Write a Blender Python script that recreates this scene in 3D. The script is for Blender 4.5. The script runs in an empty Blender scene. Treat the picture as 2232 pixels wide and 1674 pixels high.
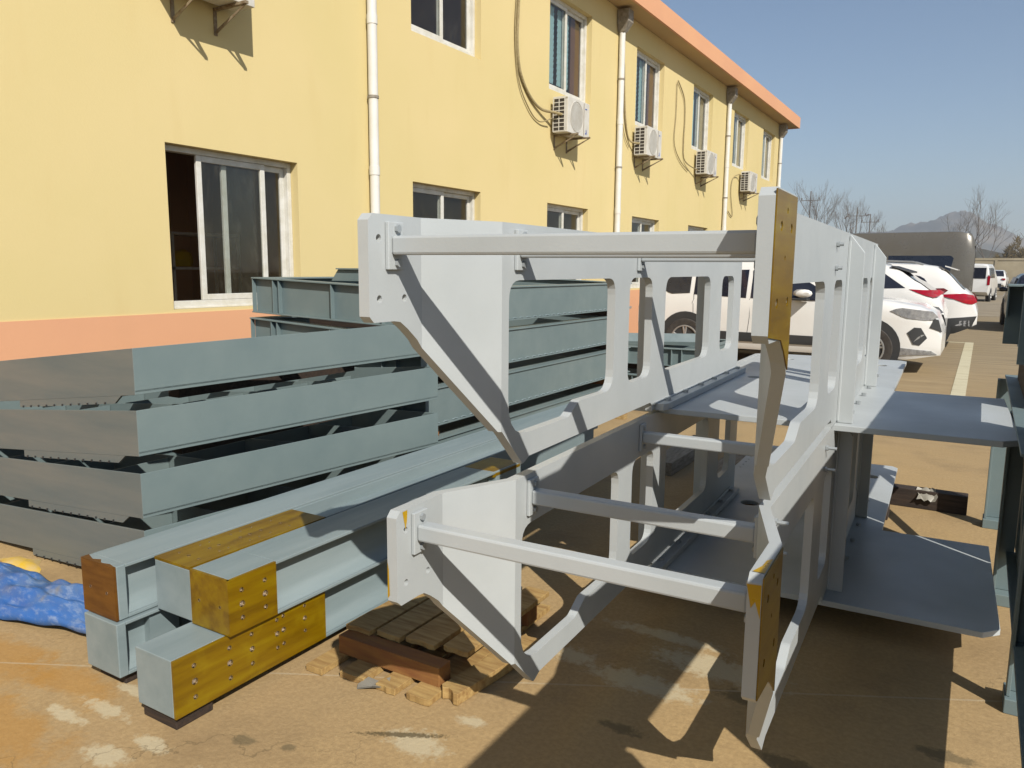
import bpy, bmesh, math, random
from mathutils import Vector, Matrix
from mathutils.geometry import tessellate_polygon
random.seed(7)
PI = math.pi
C = bpy.data.collections.new('yard'); bpy.context.scene.collection.children.link(C)
scn = bpy.context.scene

# ------------------------------------------------------------------ camera
F_PX, PIT, YAW, ROLL, EYE = 1679.35, math.radians(8.548), math.radians(31.197), math.radians(.4806), 1.5
fw = Vector((-math.sin(YAW)*math.cos(PIT), math.cos(YAW)*math.cos(PIT), -math.sin(PIT)))
r0 = Vector((math.cos(YAW), math.sin(YAW), 0)); u0 = r0.cross(fw)
rt = r0*math.cos(ROLL)+u0*math.sin(ROLL); up = -r0*math.sin(ROLL)+u0*math.cos(ROLL)
cam = bpy.data.cameras.new('camera'); camo = bpy.data.objects.new('camera', cam); C.objects.link(camo)
cam.sensor_width = 36; cam.lens = 36*F_PX/2232; cam.clip_end = 6000; cam.clip_start = .02
M = Matrix((rt, up, -fw)).transposed().to_4x4(); M.translation = Vector((0, 0, EYE)); camo.matrix_world = M
scn.camera = camo

# ------------------------------------------------------------------ sky, sun, exposure
SUN = Vector((0.621, -0.465, 0.6306)).normalized()
elev = math.asin(SUN.z)
w = bpy.data.worlds.new('World'); scn.world = w; w.use_nodes = True
nt = w.node_tree; bg = nt.nodes['Background']
sky = nt.nodes.new('ShaderNodeTexSky'); sky.sky_type = 'NISHITA'; sky.sun_disc = False
sky.sun_elevation = elev; sky.sun_rotation = math.atan2(SUN.x, SUN.y)
sky.air_density = 1.0; sky.dust_density = .5; sky.ozone_density = 2.2
nt.links.new(sky.outputs[0], bg.inputs[0]); bg.inputs[1].default_value = 0.074
sl = bpy.data.lights.new('sun', 'SUN'); sl.energy = 4.7; sl.angle = math.radians(.5); sl.color = (1, .945, .86)
so = bpy.data.objects.new('sun', sl); C.objects.link(so)
so.rotation_euler = SUN.to_track_quat('Z', 'Y').to_euler()
scn.view_settings.view_transform = 'Standard'; scn.view_settings.look = 'None'
scn.view_settings.exposure = 0.48; scn.view_settings.gamma = 1; scn.view_settings.use_curve_mapping = False
scn.cycles.max_bounces = 6; scn.cycles.volume_bounces = 0

# ------------------------------------------------------------------ materials
def newmat(name):
    m = bpy.data.materials.new(name); m.use_nodes = True
    return m, m.node_tree, m.node_tree.nodes['Principled BSDF']
def N(nt, t, **kw):
    n = nt.nodes.new(t)
    for k, v in kw.items():
        if hasattr(n, k): setattr(n, k, v)
        else: n.inputs[k.replace('_', ' ')].default_value = v
    return n
def coords(nt, scale=(1, 1, 1)):
    tc = nt.nodes.new('ShaderNodeNewGeometry')
    mp = nt.nodes.new('ShaderNodeMapping'); mp.inputs['Scale'].default_value = scale
    nt.links.new(tc.outputs['Position'], mp.inputs['Vector']); return mp.outputs['Vector']
def noise(nt, vec, sc, det=4, rough=.55, dist=0):
    n = nt.nodes.new('ShaderNodeTexNoise'); n.inputs['Scale'].default_value = sc
    n.inputs['Detail'].default_value = det; n.inputs['Roughness'].default_value = rough; n.inputs['Distortion'].default_value = dist
    nt.links.new(vec, n.inputs['Vector']); return n.outputs['Fac']
def ramp(nt, fac, stops):
    r = nt.nodes.new('ShaderNodeValToRGB'); e = r.color_ramp.elements
    while len(e) < len(stops): e.new(.5)
    for i, (p, c) in enumerate(stops):
        e[i].position = p; e[i].color = (*c, 1) if len(c) == 3 else c
    nt.links.new(fac, r.inputs[0]); return r.outputs[0]
def mix(nt, fac, a, b):
    m = nt.nodes.new('ShaderNodeMix'); m.data_type = 'RGBA'
    for s, v in ((m.inputs[0], fac), (m.inputs[6], a), (m.inputs[7], b)):
        if isinstance(v, (int, float)): s.default_value = v
        elif isinstance(v, tuple): s.default_value = (*v, 1) if len(v) == 3 else v
        else: nt.links.new(v, s)
    return m.outputs[2]
def bump(nt, p, h, st=.3, d=.01):
    b = nt.nodes.new('ShaderNodeBump'); b.inputs['Strength'].default_value = st; b.inputs['Distance'].default_value = d
    nt.links.new(h, b.inputs['Height']); nt.links.new(b.outputs[0], p.inputs['Normal'])
def g3(v): return (v, v, v)
def paint(name, c, c2=None, rough=.5, metal=0, sc=3.0, fine=60, bst=.15, streak=None, amount=.5, spec=.5):
    """paint with soft mottling, a little grit and fine relief"""
    m, nt, p = newmat(name); v = coords(nt, (1, 1, 1) if streak is None else streak)
    c2 = c2 or tuple(x*.82 for x in c)
    n1 = noise(nt, v, sc, 6, .6); n2 = noise(nt, coords(nt), fine, 3, .6)
    f = ramp(nt, n1, [(.36, g3(0)), (.66, g3(amount*2 if amount < .5 else 1))])
    col = mix(nt, f, c, c2)
    sp = ramp(nt, n2, [(.70, g3(0)), (.80, g3(.35))])
    col = mix(nt, sp, col, tuple(x*.6 for x in c2))
    nt.links.new(col, p.inputs['Base Color'])
    rr = ramp(nt, n1, [(.3, g3(max(rough-.08, .05))), (.7, g3(min(rough+.1, 1)))]); nt.links.new(rr, p.inputs['Roughness'])
    p.inputs['Metallic'].default_value = metal; p.inputs['Specular IOR Level'].default_value = spec
    if bst: bump(nt, p, n2, bst, .002)
    return m
M_ = {}
M_['light'] = paint('light_grey_paint', (.50, .53, .535), (.44, .47, .475), .42, sc=2.2, fine=170, bst=.12)
M_['green'] = paint('grey_green_paint', (.185, .235, .235), (.15, .20, .205), .5, sc=2.6, fine=150, bst=.15)
M_['green2'] = paint('dull_grey_green_paint', (.165, .18, .17), (.125, .15, .15), .55, sc=3.1, fine=150, bst=.2, streak=(.4, .4, 3))
M_['beampaint'] = paint('blue_grey_primer', (.27, .325, .335), (.20, .255, .265), .45, sc=2.0, fine=120, bst=.12, streak=(3, .4, 3))
def gold_mat():
    m, nt, p = newmat('machined_amber_varnish'); v = coords(nt, (5, .5, 5)); v2 = coords(nt)
    n = noise(nt, v, 4, 6, .65); n2 = noise(nt, v2, 9, 4, .6)
    c = ramp(nt, n, [(.3, (.13, .07, .008)), (.5, (.22, .13, .012)), (.72, (.29, .20, .018))])
    c = mix(nt, ramp(nt, n2, [(.55, g3(0)), (.75, g3(.5))]), c, (.33, .24, .025))
    nt.links.new(c, p.inputs['Base Color']); p.inputs['Metallic'].default_value = .12; p.inputs['Roughness'].default_value = .38
    bump(nt, p, noise(nt, coords(nt, (1, 1, 30)), 30, 3), .1, .001); return m
M_['gold'] = gold_mat()
M_['rustface'] = paint('brown_machined_face', (.19, .085, .02), (.12, .05, .012), .45, metal=.25, sc=9, fine=90, streak=(1, 1, 5))
M_['bore'] = paint('bare_bolt_hole_steel', (.62, .52, .42), None, .3, metal=.6)
M_['yellowdrip'] = paint('yellow_drip_varnish', (.55, .34, .01), (.40, .22, .01), .3)
M_['steelbolt'] = paint('galvanised_bolt', (.42, .45, .46), None, .4, metal=.3)
M_['white'] = paint('white_pvc', (.78, .77, .73), (.70, .68, .62), .4, sc=5, fine=80, bst=.05)
M_['frame'] = paint('white_window_frame', (.74, .73, .68), (.62, .60, .52), .4, sc=8, fine=70, bst=.05)
M_['acwhite'] = paint('cream_white_enamel', (.70, .68, .62), (.60, .57, .50), .45, sc=6, fine=60, bst=.05)
M_['bracket'] = paint('weathered_bracket', (.30, .25, .17), (.16, .10, .05), .7, sc=20, fine=90)
M_['darkgrille'] = paint('dark_condenser_fins', (.05, .04, .03), (.025, .02, .015), .7, sc=30)
M_['gully'] = paint('weathered_grey_hopper', (.34, .31, .26), (.20, .17, .13), .7, sc=18, fine=60)
M_['cable'] = paint('taped_pipe', (.40, .33, .18), (.25, .19, .09), .7, sc=40)
M_['timber'] = paint('pale_timber', (.48, .33, .14), (.30, .18, .07), .75, sc=6, fine=70, bst=.5, streak=(1, 8, 8))
M_['timberx'] = paint('pale_timber_lengthwise', (.46, .33, .15), (.28, .17, .07), .75, sc=6, fine=70, bst=.5, streak=(8, 1, 8))
M_['redtimber'] = paint('reddish_timber', (.22, .09, .035), (.30, .15, .05), .75, sc=5, fine=60, bst=.6, streak=(1.5, 9, 9))
M_['darktimber'] = paint('oily_dark_timber', (.045, .028, .018), (.02, .013, .01), .8, sc=7, fine=60, bst=.6, streak=(1, 9, 9))
M_['greytimber'] = paint('weathered_grey_timber', (.33, .29, .23), (.20, .16, .11), .85, sc=7, fine=60, bst=.6, streak=(9, 1.2, 9))
M_['carwhite'] = paint('white_car_paint', (.80, .79, .76), (.76, .75, .72), .14, sc=1.5, fine=200, bst=0)
M_['carblack'] = paint('black_car_paint', (.012, .013, .016), None, .12, bst=0)
M_['cargrey'] = paint('dark_grey_car_paint', (.15, .14, .12), (.13, .12, .10), .3, metal=.2, bst=0)
M_['trim'] = paint('black_plastic_trim', (.022, .024, .026), (.03, .03, .03), .6, bst=.1)
M_['tyre'] = paint('dusty_tyre_rubber', (.055, .048, .04), (.035, .03, .027), .85, sc=12)
M_['rim'] = paint('silver_alloy', (.50, .50, .49), None, .3, metal=.6, bst=0)
M_['bark'] = paint('grey_brown_bark', (.20, .175, .155), (.16, .14, .12), .9, bst=0)
M_['brush'] = paint('dry_brown_brush', (.17, .125, .055), (.09, .07, .035), .9, bst=0)
M_['concretewall'] = paint('stained_boundary_wall', (.42, .36, .25), (.33, .28, .19), .9, sc=.5, fine=6, bst=.2)
M_['yellowrub'] = paint('yellow_plastic', (.72, .45, .02), None, .5, bst=0)
M_['lamp_chrome'] = paint('chrome_lamp', (.55, .57, .60), (.30, .31, .33), .15, metal=.5, sc=22, bst=0)
M_['redlamp'] = paint('red_tail_lamp', (.42, .015, .03), (.25, .01, .02), .15, sc=12, bst=0)
M_['amber'] = paint('amber_reflector', (.55, .25, .08), None, .2, bst=0)
M_['plastic'] = paint('milky_plastic_scrap', (.34, .32, .27), None, .4, bst=0)
M_['blind'] = paint('pale_blue_blind', (.50, .74, .78), (.44, .66, .72), .6, bst=0)
M_['curtain'] = paint('faded_curtain', (.42, .38, .30), (.34, .30, .23), .9, bst=0)
M_['door_brown'] = paint('brown_door_leaf', (.20, .09, .045), None, .6, bst=0)
M_['seat'] = paint('pale_seat_cover', (.35, .30, .30), (.20, .14, .15), .8, sc=8, bst=0)
M_['ac_blue'] = paint('blue_print', (.03, .09, .42), None, .5, bst=0)

def wall_mat(name, c, c2, st=(.75, .58, .30)):
    m, nt, p = newmat(name); v = coords(nt)
    n = noise(nt, v, .55, 5, .5); n2 = noise(nt, coords(nt, (1, 2.2, .35)), 1.6, 5, .6); n3 = noise(nt, v, 45, 4, .6)
    col = mix(nt, ramp(nt, n, [(.35, g3(0)), (.68, g3(1))]), c, c2)
    col = mix(nt, ramp(nt, n2, [(.55, g3(0)), (.80, g3(.25))]), col, st)
    nt.links.new(col, p.inputs['Base Color']); p.inputs['Roughness'].default_value = .9; p.inputs['Specular IOR Level'].default_value = .15
    bump(nt, p, n3, .25, .004); return m
M_['yellow'] = wall_mat('cream_yellow_render', (.74, .61, .33), (.70, .585, .30), (.62, .47, .22))
M_['peach'] = wall_mat('peach_render', (.76, .43, .26), (.72, .40, .25), (.62, .36, .22))
M_['inner'] = wall_mat('stained_inner_plaster', (.60, .42, .27), (.52, .36, .22), (.70, .52, .40))
M_['soffit'] = wall_mat('aged_soffit', (.62, .45, .24), (.55, .40, .22), (.40, .27, .14))

def glass_mat(name, tint, refl=.08, tr=(.75, .78, .76)):
    m = bpy.data.materials.new(name); m.use_nodes = True; nt = m.node_tree; nt.nodes.clear()
    o = nt.nodes.new('ShaderNodeOutputMaterial'); t = nt.nodes.new('ShaderNodeBsdfTransparent'); t.inputs[0].default_value = (*tr, 1)
    g = nt.nodes.new('ShaderNodeBsdfGlossy'); g.inputs['Roughness'].default_value = .04; g.inputs[0].default_value = (*tint, 1)
    d = nt.nodes.new('ShaderNodeBsdfDiffuse'); d.inputs[0].default_value = (.30, .28, .22, 1)
    lw = nt.nodes.new('ShaderNodeLayerWeight'); lw.inputs[0].default_value = .5; pw = nt.nodes.new('ShaderNodeMath'); pw.operation = 'POWER'; pw.inputs[1].default_value = 4.5; nt.links.new(lw.outputs['Facing'], pw.inputs[0]); fr = nt.nodes.new('ShaderNodeMath'); fr.operation = 'MULTIPLY_ADD'; fr.inputs[1].default_value = .9; fr.inputs[2].default_value = .06; nt.links.new(pw.outputs[0], fr.inputs[0])
    m1 = nt.nodes.new('ShaderNodeMixShader'); nt.links.new(fr.outputs[0], m1.inputs[0]); nt.links.new(t.outputs[0], m1.inputs[1]); nt.links.new(g.outputs[0], m1.inputs[2])
    m2 = nt.nodes.new('ShaderNodeMixShader')
    f = ramp(nt, noise(nt, coords(nt, (1, 1, .4)), 9, 6, .7), [(.5, g3(refl*.4)), (.8, g3(refl*2))]); nt.links.new(f, m2.inputs[0])
    nt.links.new(m1.outputs[0], m2.inputs[1]); nt.links.new(d.outputs[0], m2.inputs[2]); nt.links.new(m2.outputs[0], o.inputs[0]); return m
M_['glass'] = glass_mat('dusty_window_glass', (.9, .9, .9))
m, nt, p = newmat('dark_car_glass'); p.inputs['Base Color'].default_value = (.012, .014, .022, 1); p.inputs['Roughness'].default_value = .05
nt.links.new(ramp(nt, noise(nt, coords(nt), 2.5, 3), [(.4, (.012, .014, .024)), (.7, (.03, .033, .045))]), p.inputs['Base Color']); M_['carglass'] = m

def ground_mat():
    m, nt, p = newmat('worn_tan_concrete'); v = coords(nt)
    big = noise(nt, v, .45, 6, .6); med = noise(nt, v, 2.3, 8, .62, .4); fin = noise(nt, v, 55, 5, .65); spk = noise(nt, v, 14, 6, .7)
    col = mix(nt, ramp(nt, big, [(.35, g3(0)), (.65, g3(1))]), (.49, .35, .18), (.43, .31, .17))
    col = mix(nt, ramp(nt, med, [(.5, g3(0)), (.72, g3(.7))]), col, (.30, .215, .12))
    col = mix(nt, ramp(nt, fin, [(.42, g3(.28)), (.62, g3(0))]), col, (.22, .15, .08))
    # farther out the slab is greyer
    sx = nt.nodes.new('ShaderNodeSeparateXYZ'); nt.links.new(v, sx.inputs[0])
    def mth(op, a, b=None):
        n = nt.nodes.new('ShaderNodeMath'); n.operation = op
        for i, q in enumerate((a, b)):
            if q is None: continue
            if isinstance(q, (int, float)): n.inputs[i].default_value = q
            else: nt.links.new(q, n.inputs[i])
        return n.outputs[0]
    far = nt.nodes.new('ShaderNodeMapRange'); far.inputs[1].default_value = 5; far.inputs[2].default_value = 16; nt.links.new(sx.outputs['Y'], far.inputs[0])
    wear = noise(nt, coords(nt, (.5, 6, 1)), 1.1, 7, .65)
    fcol = ramp(nt, wear, [(.3, (.23, .18, .115)), (.55, (.33, .265, .17)), (.75, (.40, .33, .21))])
    col = mix(nt, far.outputs[0], col, fcol)
    def blob(x, y, rx, ry, lo, hi, seed=0, sc=6, ang=0):
        vm = nt.nodes.new('ShaderNodeMapping'); vm.vector_type = 'TEXTURE'
        vm.inputs['Location'].default_value = (x, y, 0); vm.inputs['Rotation'].default_value = (0, 0, ang); vm.inputs['Scale'].default_value = (rx, ry, 1)
        nt.links.new(v, vm.inputs[0]); le = nt.nodes.new('ShaderNodeVectorMath'); le.operation = 'LENGTH'; nt.links.new(vm.outputs[0], le.inputs[0])
        nn = noise(nt, coords(nt, (1, 1, 1)), sc, 6, .7); s = mth('ADD', le.outputs['Value'], mth('MULTIPLY', mth('SUBTRACT', nn, .5), 2.4))
        return ramp(nt, s, [(.55, g3(hi)), (1.05, g3(lo))])
    for a in ((-2.75, 1.40, .30, .10), (-3.1, 1.35, .4, .16), (-2.75, 1.12, .5, .15)):
        col = mix(nt, blob(*a, 0, .55, sc=5), col, (.43, .23, .065))
    for a in ((-2.44, 1.37, .13, .035), (-2.47, 1.49, .10, .03), (-2.13, 1.33, .09, .035), (-2.2, 1.22, .10, .05), (-2.52, 1.28, .12, .03), (-1.95, 1.16, .1, .04), (-1.34, 1.97, .06, .035), (-1.42, 1.78, .12, .07), (-1.85, 1.30, .08, .05), (-1.6, 1.35, .1, .03), (-1.25, 2.55, .09, .07), (-.95, 2.5, .25, .08), (-.75, 2.75, .28, .1), (-1.0, 2.9, .3, .05)):
        col = mix(nt, blob(*a, 0, .75, sc=26), col, (.56, .49, .34))
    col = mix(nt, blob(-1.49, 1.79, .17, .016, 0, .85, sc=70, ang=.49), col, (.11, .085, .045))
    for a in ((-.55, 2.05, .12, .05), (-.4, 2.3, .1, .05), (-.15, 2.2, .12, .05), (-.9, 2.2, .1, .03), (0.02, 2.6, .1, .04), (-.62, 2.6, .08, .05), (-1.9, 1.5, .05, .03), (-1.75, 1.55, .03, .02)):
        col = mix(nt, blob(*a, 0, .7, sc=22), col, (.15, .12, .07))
    # slab joints and hairline cracks
    jl = mth('ABSOLUTE', mth('SUBTRACT', mth('ADD', sx.outputs['Y'], mth('MULTIPLY', sx.outputs['X'], -.53)), 2.97))
    jl = mth('ADD', jl, mth('MULTIPLY', mth('SUBTRACT', spk, .5), .006))
    col = mix(nt, ramp(nt, jl, [(.002, g3(.55)), (.006, g3(0))]), col, (.52, .45, .33))
    vo = nt.nodes.new('ShaderNodeTexVoronoi'); vo.feature = 'DISTANCE_TO_EDGE'; vo.inputs['Scale'].default_value = .9
    wv = nt.nodes.new('ShaderNodeVectorMath'); wv.operation = 'ADD'; nz = nt.nodes.new('ShaderNodeTexNoise'); nz.inputs['Scale'].default_value = 2.2; nz.inputs['Detail'].default_value = 6
    nt.links.new(v, nz.inputs[0]); nt.links.new(v, wv.inputs[0]); nt.links.new(nz.outputs['Color'], wv.inputs[1]); nt.links.new(wv.outputs[0], vo.inputs[0])
    crack = mth('MULTIPLY', ramp(nt, vo.outputs['Distance'], [(.0, g3(1)), (.0022, g3(0))]), ramp(nt, big, [(.5, g3(0)), (.6, g3(.5))]))
    col = mix(nt, crack, col, (.12, .09, .05))
    pit = ramp(nt, spk, [(.26, g3(.8)), (.33, g3(0))]); col = mix(nt, pit, col, (.18, .13, .08))
    wsp = ramp(nt, spk, [(.70, g3(0)), (.76, g3(.6))]); col = mix(nt, wsp, col, (.58, .50, .36))
    nt.links.new(col, p.inputs['Base Color']); p.inputs['Roughness'].default_value = .88; p.inputs['Specular IOR Level'].default_value = .2
    bump(nt, p, mth('ADD', fin, mth('MULTIPLY', spk, 1.5)), .35, .006); return m
M_['ground'] = ground_mat()
m, nt, p = newmat('worn_road_paint'); v = coords(nt)
nt.links.new(mix(nt, ramp(nt, noise(nt, coords(nt, (1, 4, 1)), 2.2, 7, .7), [(.5, g3(0)), (.68, g3(.8))]), (.62, .57, .40), (.36, .30, .19)), p.inputs['Base Color']); p.inputs['Roughness'].default_value = .8; M_['roadpaint'] = m
m, nt, p = newmat('dry_rocky_hillside'); v = coords(nt)
n = noise(nt, v, .012, 8, .65); n2 = noise(nt, v, .05, 6, .7)
c = mix(nt, ramp(nt, n, [(.42, g3(0)), (.62, g3(1))]), (.10, .095, .075), (.22, .18, .13)); c = mix(nt, ramp(nt, n2, [(.55, g3(0)), (.7, g3(.7))]), c, (.30, .26, .20))
nt.links.new(c, p.inputs['Base Color']); p.inputs['Roughness'].default_value = 1; M_['hill'] = m
m, nt, p = newmat('blue_woven_tarpaulin'); v = coords(nt)
n = noise(nt, coords(nt, (2.5, 9, 5)), 6, 7, .7); n2 = noise(nt, v, 3.5, 5, .6); n3 = noise(nt, v, 7, 4, .6)
c = mix(nt, ramp(nt, n2, [(.4, g3(0)), (.6, g3(1))]), (.045, .14, .40), (.09, .17, .33))
c = mix(nt, ramp(nt, n, [(.50, g3(0)), (.70, g3(.6))]), c, (.34, .40, .50)); c = mix(nt, ramp(nt, n3, [(.60, g3(0)), (.72, g3(.6))]), c, (.22, .20, .16))
nt.links.new(c, p.inputs['Base Color']); p.inputs['Roughness'].default_value = .45; bump(nt, p, n, .4, .006); M_['tarp'] = m

# ------------------------------------------------------------------ mesh helpers
class MB:
    def __init__(s): s.v = []; s.f = []; s.mi = []; s.cur = 0
    def add(s, vs, fs):
        b = len(s.v); s.v += [tuple(x) for x in vs]; s.f += [tuple(i+b for i in f) for f in fs]; s.mi += [s.cur]*len(fs); return s
    def box(s, x0, x1, y0, y1, z0, z1):
        vs = [(x, y, z) for z in (z0, z1) for y in (y0, y1) for x in (x0, x1)]
        return s.add(vs, [(0, 2, 3, 1), (4, 5, 7, 6), (0, 1, 5, 4), (2, 6, 7, 3), (0, 4, 6, 2), (1, 3, 7, 5)])
    def prism(s, poly, axis, a, b):
        """poly: 2-D outline; axis 'x','y','z' is the extrusion axis from a to b"""
        def P(p, t): return {'x': (t, p[0], p[1]), 'y': (p[0], t, p[1]), 'z': (p[0], p[1], t)}[axis]
        n = len(poly); tri = tessellate_polygon([[Vector((q[0], q[1], 0)) for q in poly]])
        vs = [P(q, a) for q in poly]+[P(q, b) for q in poly]
        fs = [tuple(t) for t in tri]+[tuple(i+n for i in reversed(t)) for t in tri]
        fs += [(i, (i+1) % n, (i+1) % n+n, i+n) for i in range(n)]
        return s.add(vs, fs)
    def tube(s, pts, r, n=8, cap=True):
        pts = [Vector(p) for p in pts]; rs = r if isinstance(r, (list, tuple)) else [r]*len(pts); vs = []; fs = []
        prev = None
        for i, p in enumerate(pts):
            d = (pts[min(i+1, len(pts)-1)]-pts[max(i-1, 0)]).normalized()
            a = prev if prev is not None else (Vector((0, 0, 1)) if abs(d.z) < .9 else Vector((1, 0, 0)))
            u = (a-d*a.dot(d)).normalized(); w_ = d.cross(u); prev = u
            for k in range(n): t = 2*PI*k/n; vs.append(p+(u*math.cos(t)+w_*math.sin(t))*rs[i])
        for i in range(len(pts)-1):
            for k in range(n): fs.append((i*n+k, i*n+(k+1) % n, (i+1)*n+(k+1) % n, (i+1)*n+k))
        if cap: fs += [tuple(reversed(range(n))), tuple(range((len(pts)-1)*n, len(pts)*n))]
        return s.add(vs, fs)
    def cyl(s, c, r, axis, a, b, n=16):
        p = {'x': ((a, c[0], c[1]), (b, c[0], c[1])), 'y': ((c[0], a, c[1]), (c[0], b, c[1])), 'z': ((c[0], c[1], a), (c[0], c[1], b))}[axis]
        return s.tube(p, r, n)
    def map(s, fn): s.v = [tuple(fn(*p)) for p in s.v]; return s
def plain(name, mats, me=None, parent=None):
    o = bpy.data.objects.new(name, me); C.objects.link(o)
    if parent is not None: o.parent = parent
    return o
SPLIT = {'bolt', 'end_plate', 'side_window', 'headlight', 'fog_lamp', 'fog_lamp_trim', 'skid_trim', 'sill_cladding', 'tail_light', 'wheel_arch', 'door_handle', 'board', 'upright', 'web', 'flange', 'pier', 'reflector', 'bumper_cladding', 'cladding', 'leg', 'inner_wall', 'wall', 'pipe_clip', 'varnish_run', 'door_seam', 'stiffener', 'inner_rib', 'bore', 'stem', 'fascia', 'maker_mark', 'diagonal_brace', 'insulator'}
def islands(mb, tol=.003):
    n = len(mb.v); p = list(range(n))
    def find(a):
        while p[a] != a: p[a] = p[p[a]]; a = p[a]
        return a
    for f in mb.f:
        r = find(f[0])
        for q in f[1:]: p[find(q)] = r
    g = {}
    used = sorted({i for f in mb.f for i in f})
    for i in used: g.setdefault(find(i), []).append(i)
    bb = {k: ([min(mb.v[i][a] for i in ix) for a in range(3)], [max(mb.v[i][a] for i in ix) for a in range(3)]) for k, ix in g.items()}
    ks = list(g)
    if len(ks) < 2 or len(ks) > 90: return None
    for i, a in enumerate(ks):
        for b in ks[i+1:]:
            if all(bb[a][0][c]-tol <= bb[b][1][c] and bb[b][0][c]-tol <= bb[a][1][c] for c in range(3)): p[find(b)] = find(a)
    out = {}
    for i in used: out.setdefault(find(i), {})[i] = len(out.get(find(i), {}))
    if len(out) < 2: return None
    res = {k: MB() for k in out}
    for k, ix in out.items():
        res[k].v = [mb.v[i] for i in ix]
    for f, m_ in zip(mb.f, mb.mi):
        k = find(f[0]); ix = out[k]; res[k].f.append(tuple(ix[q] for q in f)); res[k].mi.append(m_)
    return list(res.values())
def build(mb, name, mat, parent=None, bevel=0, smooth=False, ang=35):
    if name in SPLIT and parent is not None:
        parts = islands(mb)
        if parts:
            o = None
            for q in parts: o = build_one(q, name, mat, parent, bevel, smooth, ang)
            return o
    return build_one(mb, name, mat, parent, bevel, smooth, ang)
def build_one(mb, name, mat, parent=None, bevel=0, smooth=False, ang=35):
    me = bpy.data.meshes.new(name); me.from_pydata(mb.v, [], mb.f)
    for mm in (mat if isinstance(mat, (list, tuple)) else [mat]): me.materials.append(M_[mm] if isinstance(mm, str) else mm)
    if any(mb.mi): me.polygons.foreach_set('material_index', mb.mi)
    bm = bmesh.new(); bm.from_mesh(me); bmesh.ops.recalc_face_normals(bm, faces=bm.faces); bm.to_mesh(me); bm.free()
    if smooth:
        me.shade_smooth(); 
        try: me.set_sharp_from_angle(angle=math.radians(ang))
        except Exception: pass
    me.update(); o = plain(name, None, me, parent)
    if bevel:
        b = o.modifiers.new('bevel', 'BEVEL'); b.width = bevel; b.segments = 2; b.limit_method = 'ANGLE'; b.angle_limit = math.radians(40); b.harden_normals = False
    return o
def tag(o, label=None, cat=None, group=None, kind=None):
    if label: o['label'] = label
    if cat: o['category'] = cat
    if group: o['group'] = group
    if kind: o['kind'] = kind
    return o
def empty(name, loc=(0, 0, 0), rz=0):
    o = bpy.data.objects.new(name, None); C.objects.link(o); o.location = loc; o.rotation_euler = (0, 0, rz); o.empty_display_size = .1; return o
def copy_tree(o, parent=None):
    c = o.copy(); C.objects.link(c)
    if parent is not None: c.parent = parent
    for ch in list(o.children): copy_tree(ch, c)
    return c
def circ(cx, cy, r, n=16): return [(cx+r*math.cos(2*PI*k/n), cy+r*math.sin(2*PI*k/n)) for k in range(n)]
def roundpoly(pts, n=5):
    """pts: (x, y, r) corners in order"""
    out = []; L = len(pts)
    for i, (x, y, r) in enumerate(pts):
        if r <= 0: out.append((x, y)); continue
        p = Vector((x, y)); a = (Vector(pts[i-1][:2])-p); b = (Vector(pts[(i+1) % L][:2])-p)
        la, lb = a.length, b.length; a /= la; b /= lb; th = a.angle(b); t = min(r/math.tan(th/2), la*.48, lb*.48)
        q0 = p+a*t; q1 = p+b*t
        for k in range(n+1):
            s = k/n; out.append(tuple(q0*(1-s)**2+p*2*s*(1-s)+q1*s*s))
    return out
def holed(outline, holes, t0, t1, place):
    """flat plate with real holes: outline/holes in 2-D, thickness t0..t1, place(a, b, t) -> xyz"""
    mb = MB(); loops = [outline]+holes; flat = [q for l in loops for q in l]
    tri = tessellate_polygon([[Vector((q[0], q[1], 0)) for q in l] for l in loops]); n = len(flat)
    vs = [place(q[0], q[1], t0) for q in flat]+[place(q[0], q[1], t1) for q in flat]
    fs = [tuple(t) for t in tri]+[tuple(i+n for i in reversed(t)) for t in tri]; b = 0
    for l in loops:
        m_ = len(l); fs += [(b+i, b+(i+1) % m_, b+(i+1) % m_+n, b+i+n) for i in range(m_)]; b += m_
    return mb.add(vs, fs)
def hexbolt(mb, c, axis, h, r):
    a = {'x': 0, 'y': 1, 'z': 2}[axis]; p = list(c); q = list(c); q[a] += h; mb.tube([p, q], r, 6); return mb

# ------------------------------------------------------------------ ground, markings, hills
def ground():
    mb = MB(); xs = [-400, -60, -20, -8, -4, 0, 4, 10, 40, 400]; ys = [-60, -10, -2, 2, 6, 12, 30, 120, 600, 2600]
    vs = [(x, y, 0) for y in ys for x in xs]; n = len(xs)
    mb.add(vs, [(j*n+i, j*n+i+1, (j+1)*n+i+1, (j+1)*n+i) for j in range(len(ys)-1) for i in range(n-1)])
    tag(build(mb, 'ground', 'ground'), kind='structure')
ground()
mb = MB(); mb.box(-.235, -.075, 8.6, 19.2, .001, .005); tag(build(mb, 'parking_line', 'roadpaint'), kind='structure')
mb = MB(); mb.box(-4.6, -.24, 19.05, 19.17, .001, .005); tag(build(mb, 'parking_line', 'roadpaint'), kind='structure')
mb = MB(); mb.box(-12, 30, 31, 60, .002, .006); tag(build(mb, 'far_road_strip', paint('paler_far_concrete', (.34, .28, .19), (.27, .22, .15), .9, sc=.8, fine=8)), kind='structure')
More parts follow.
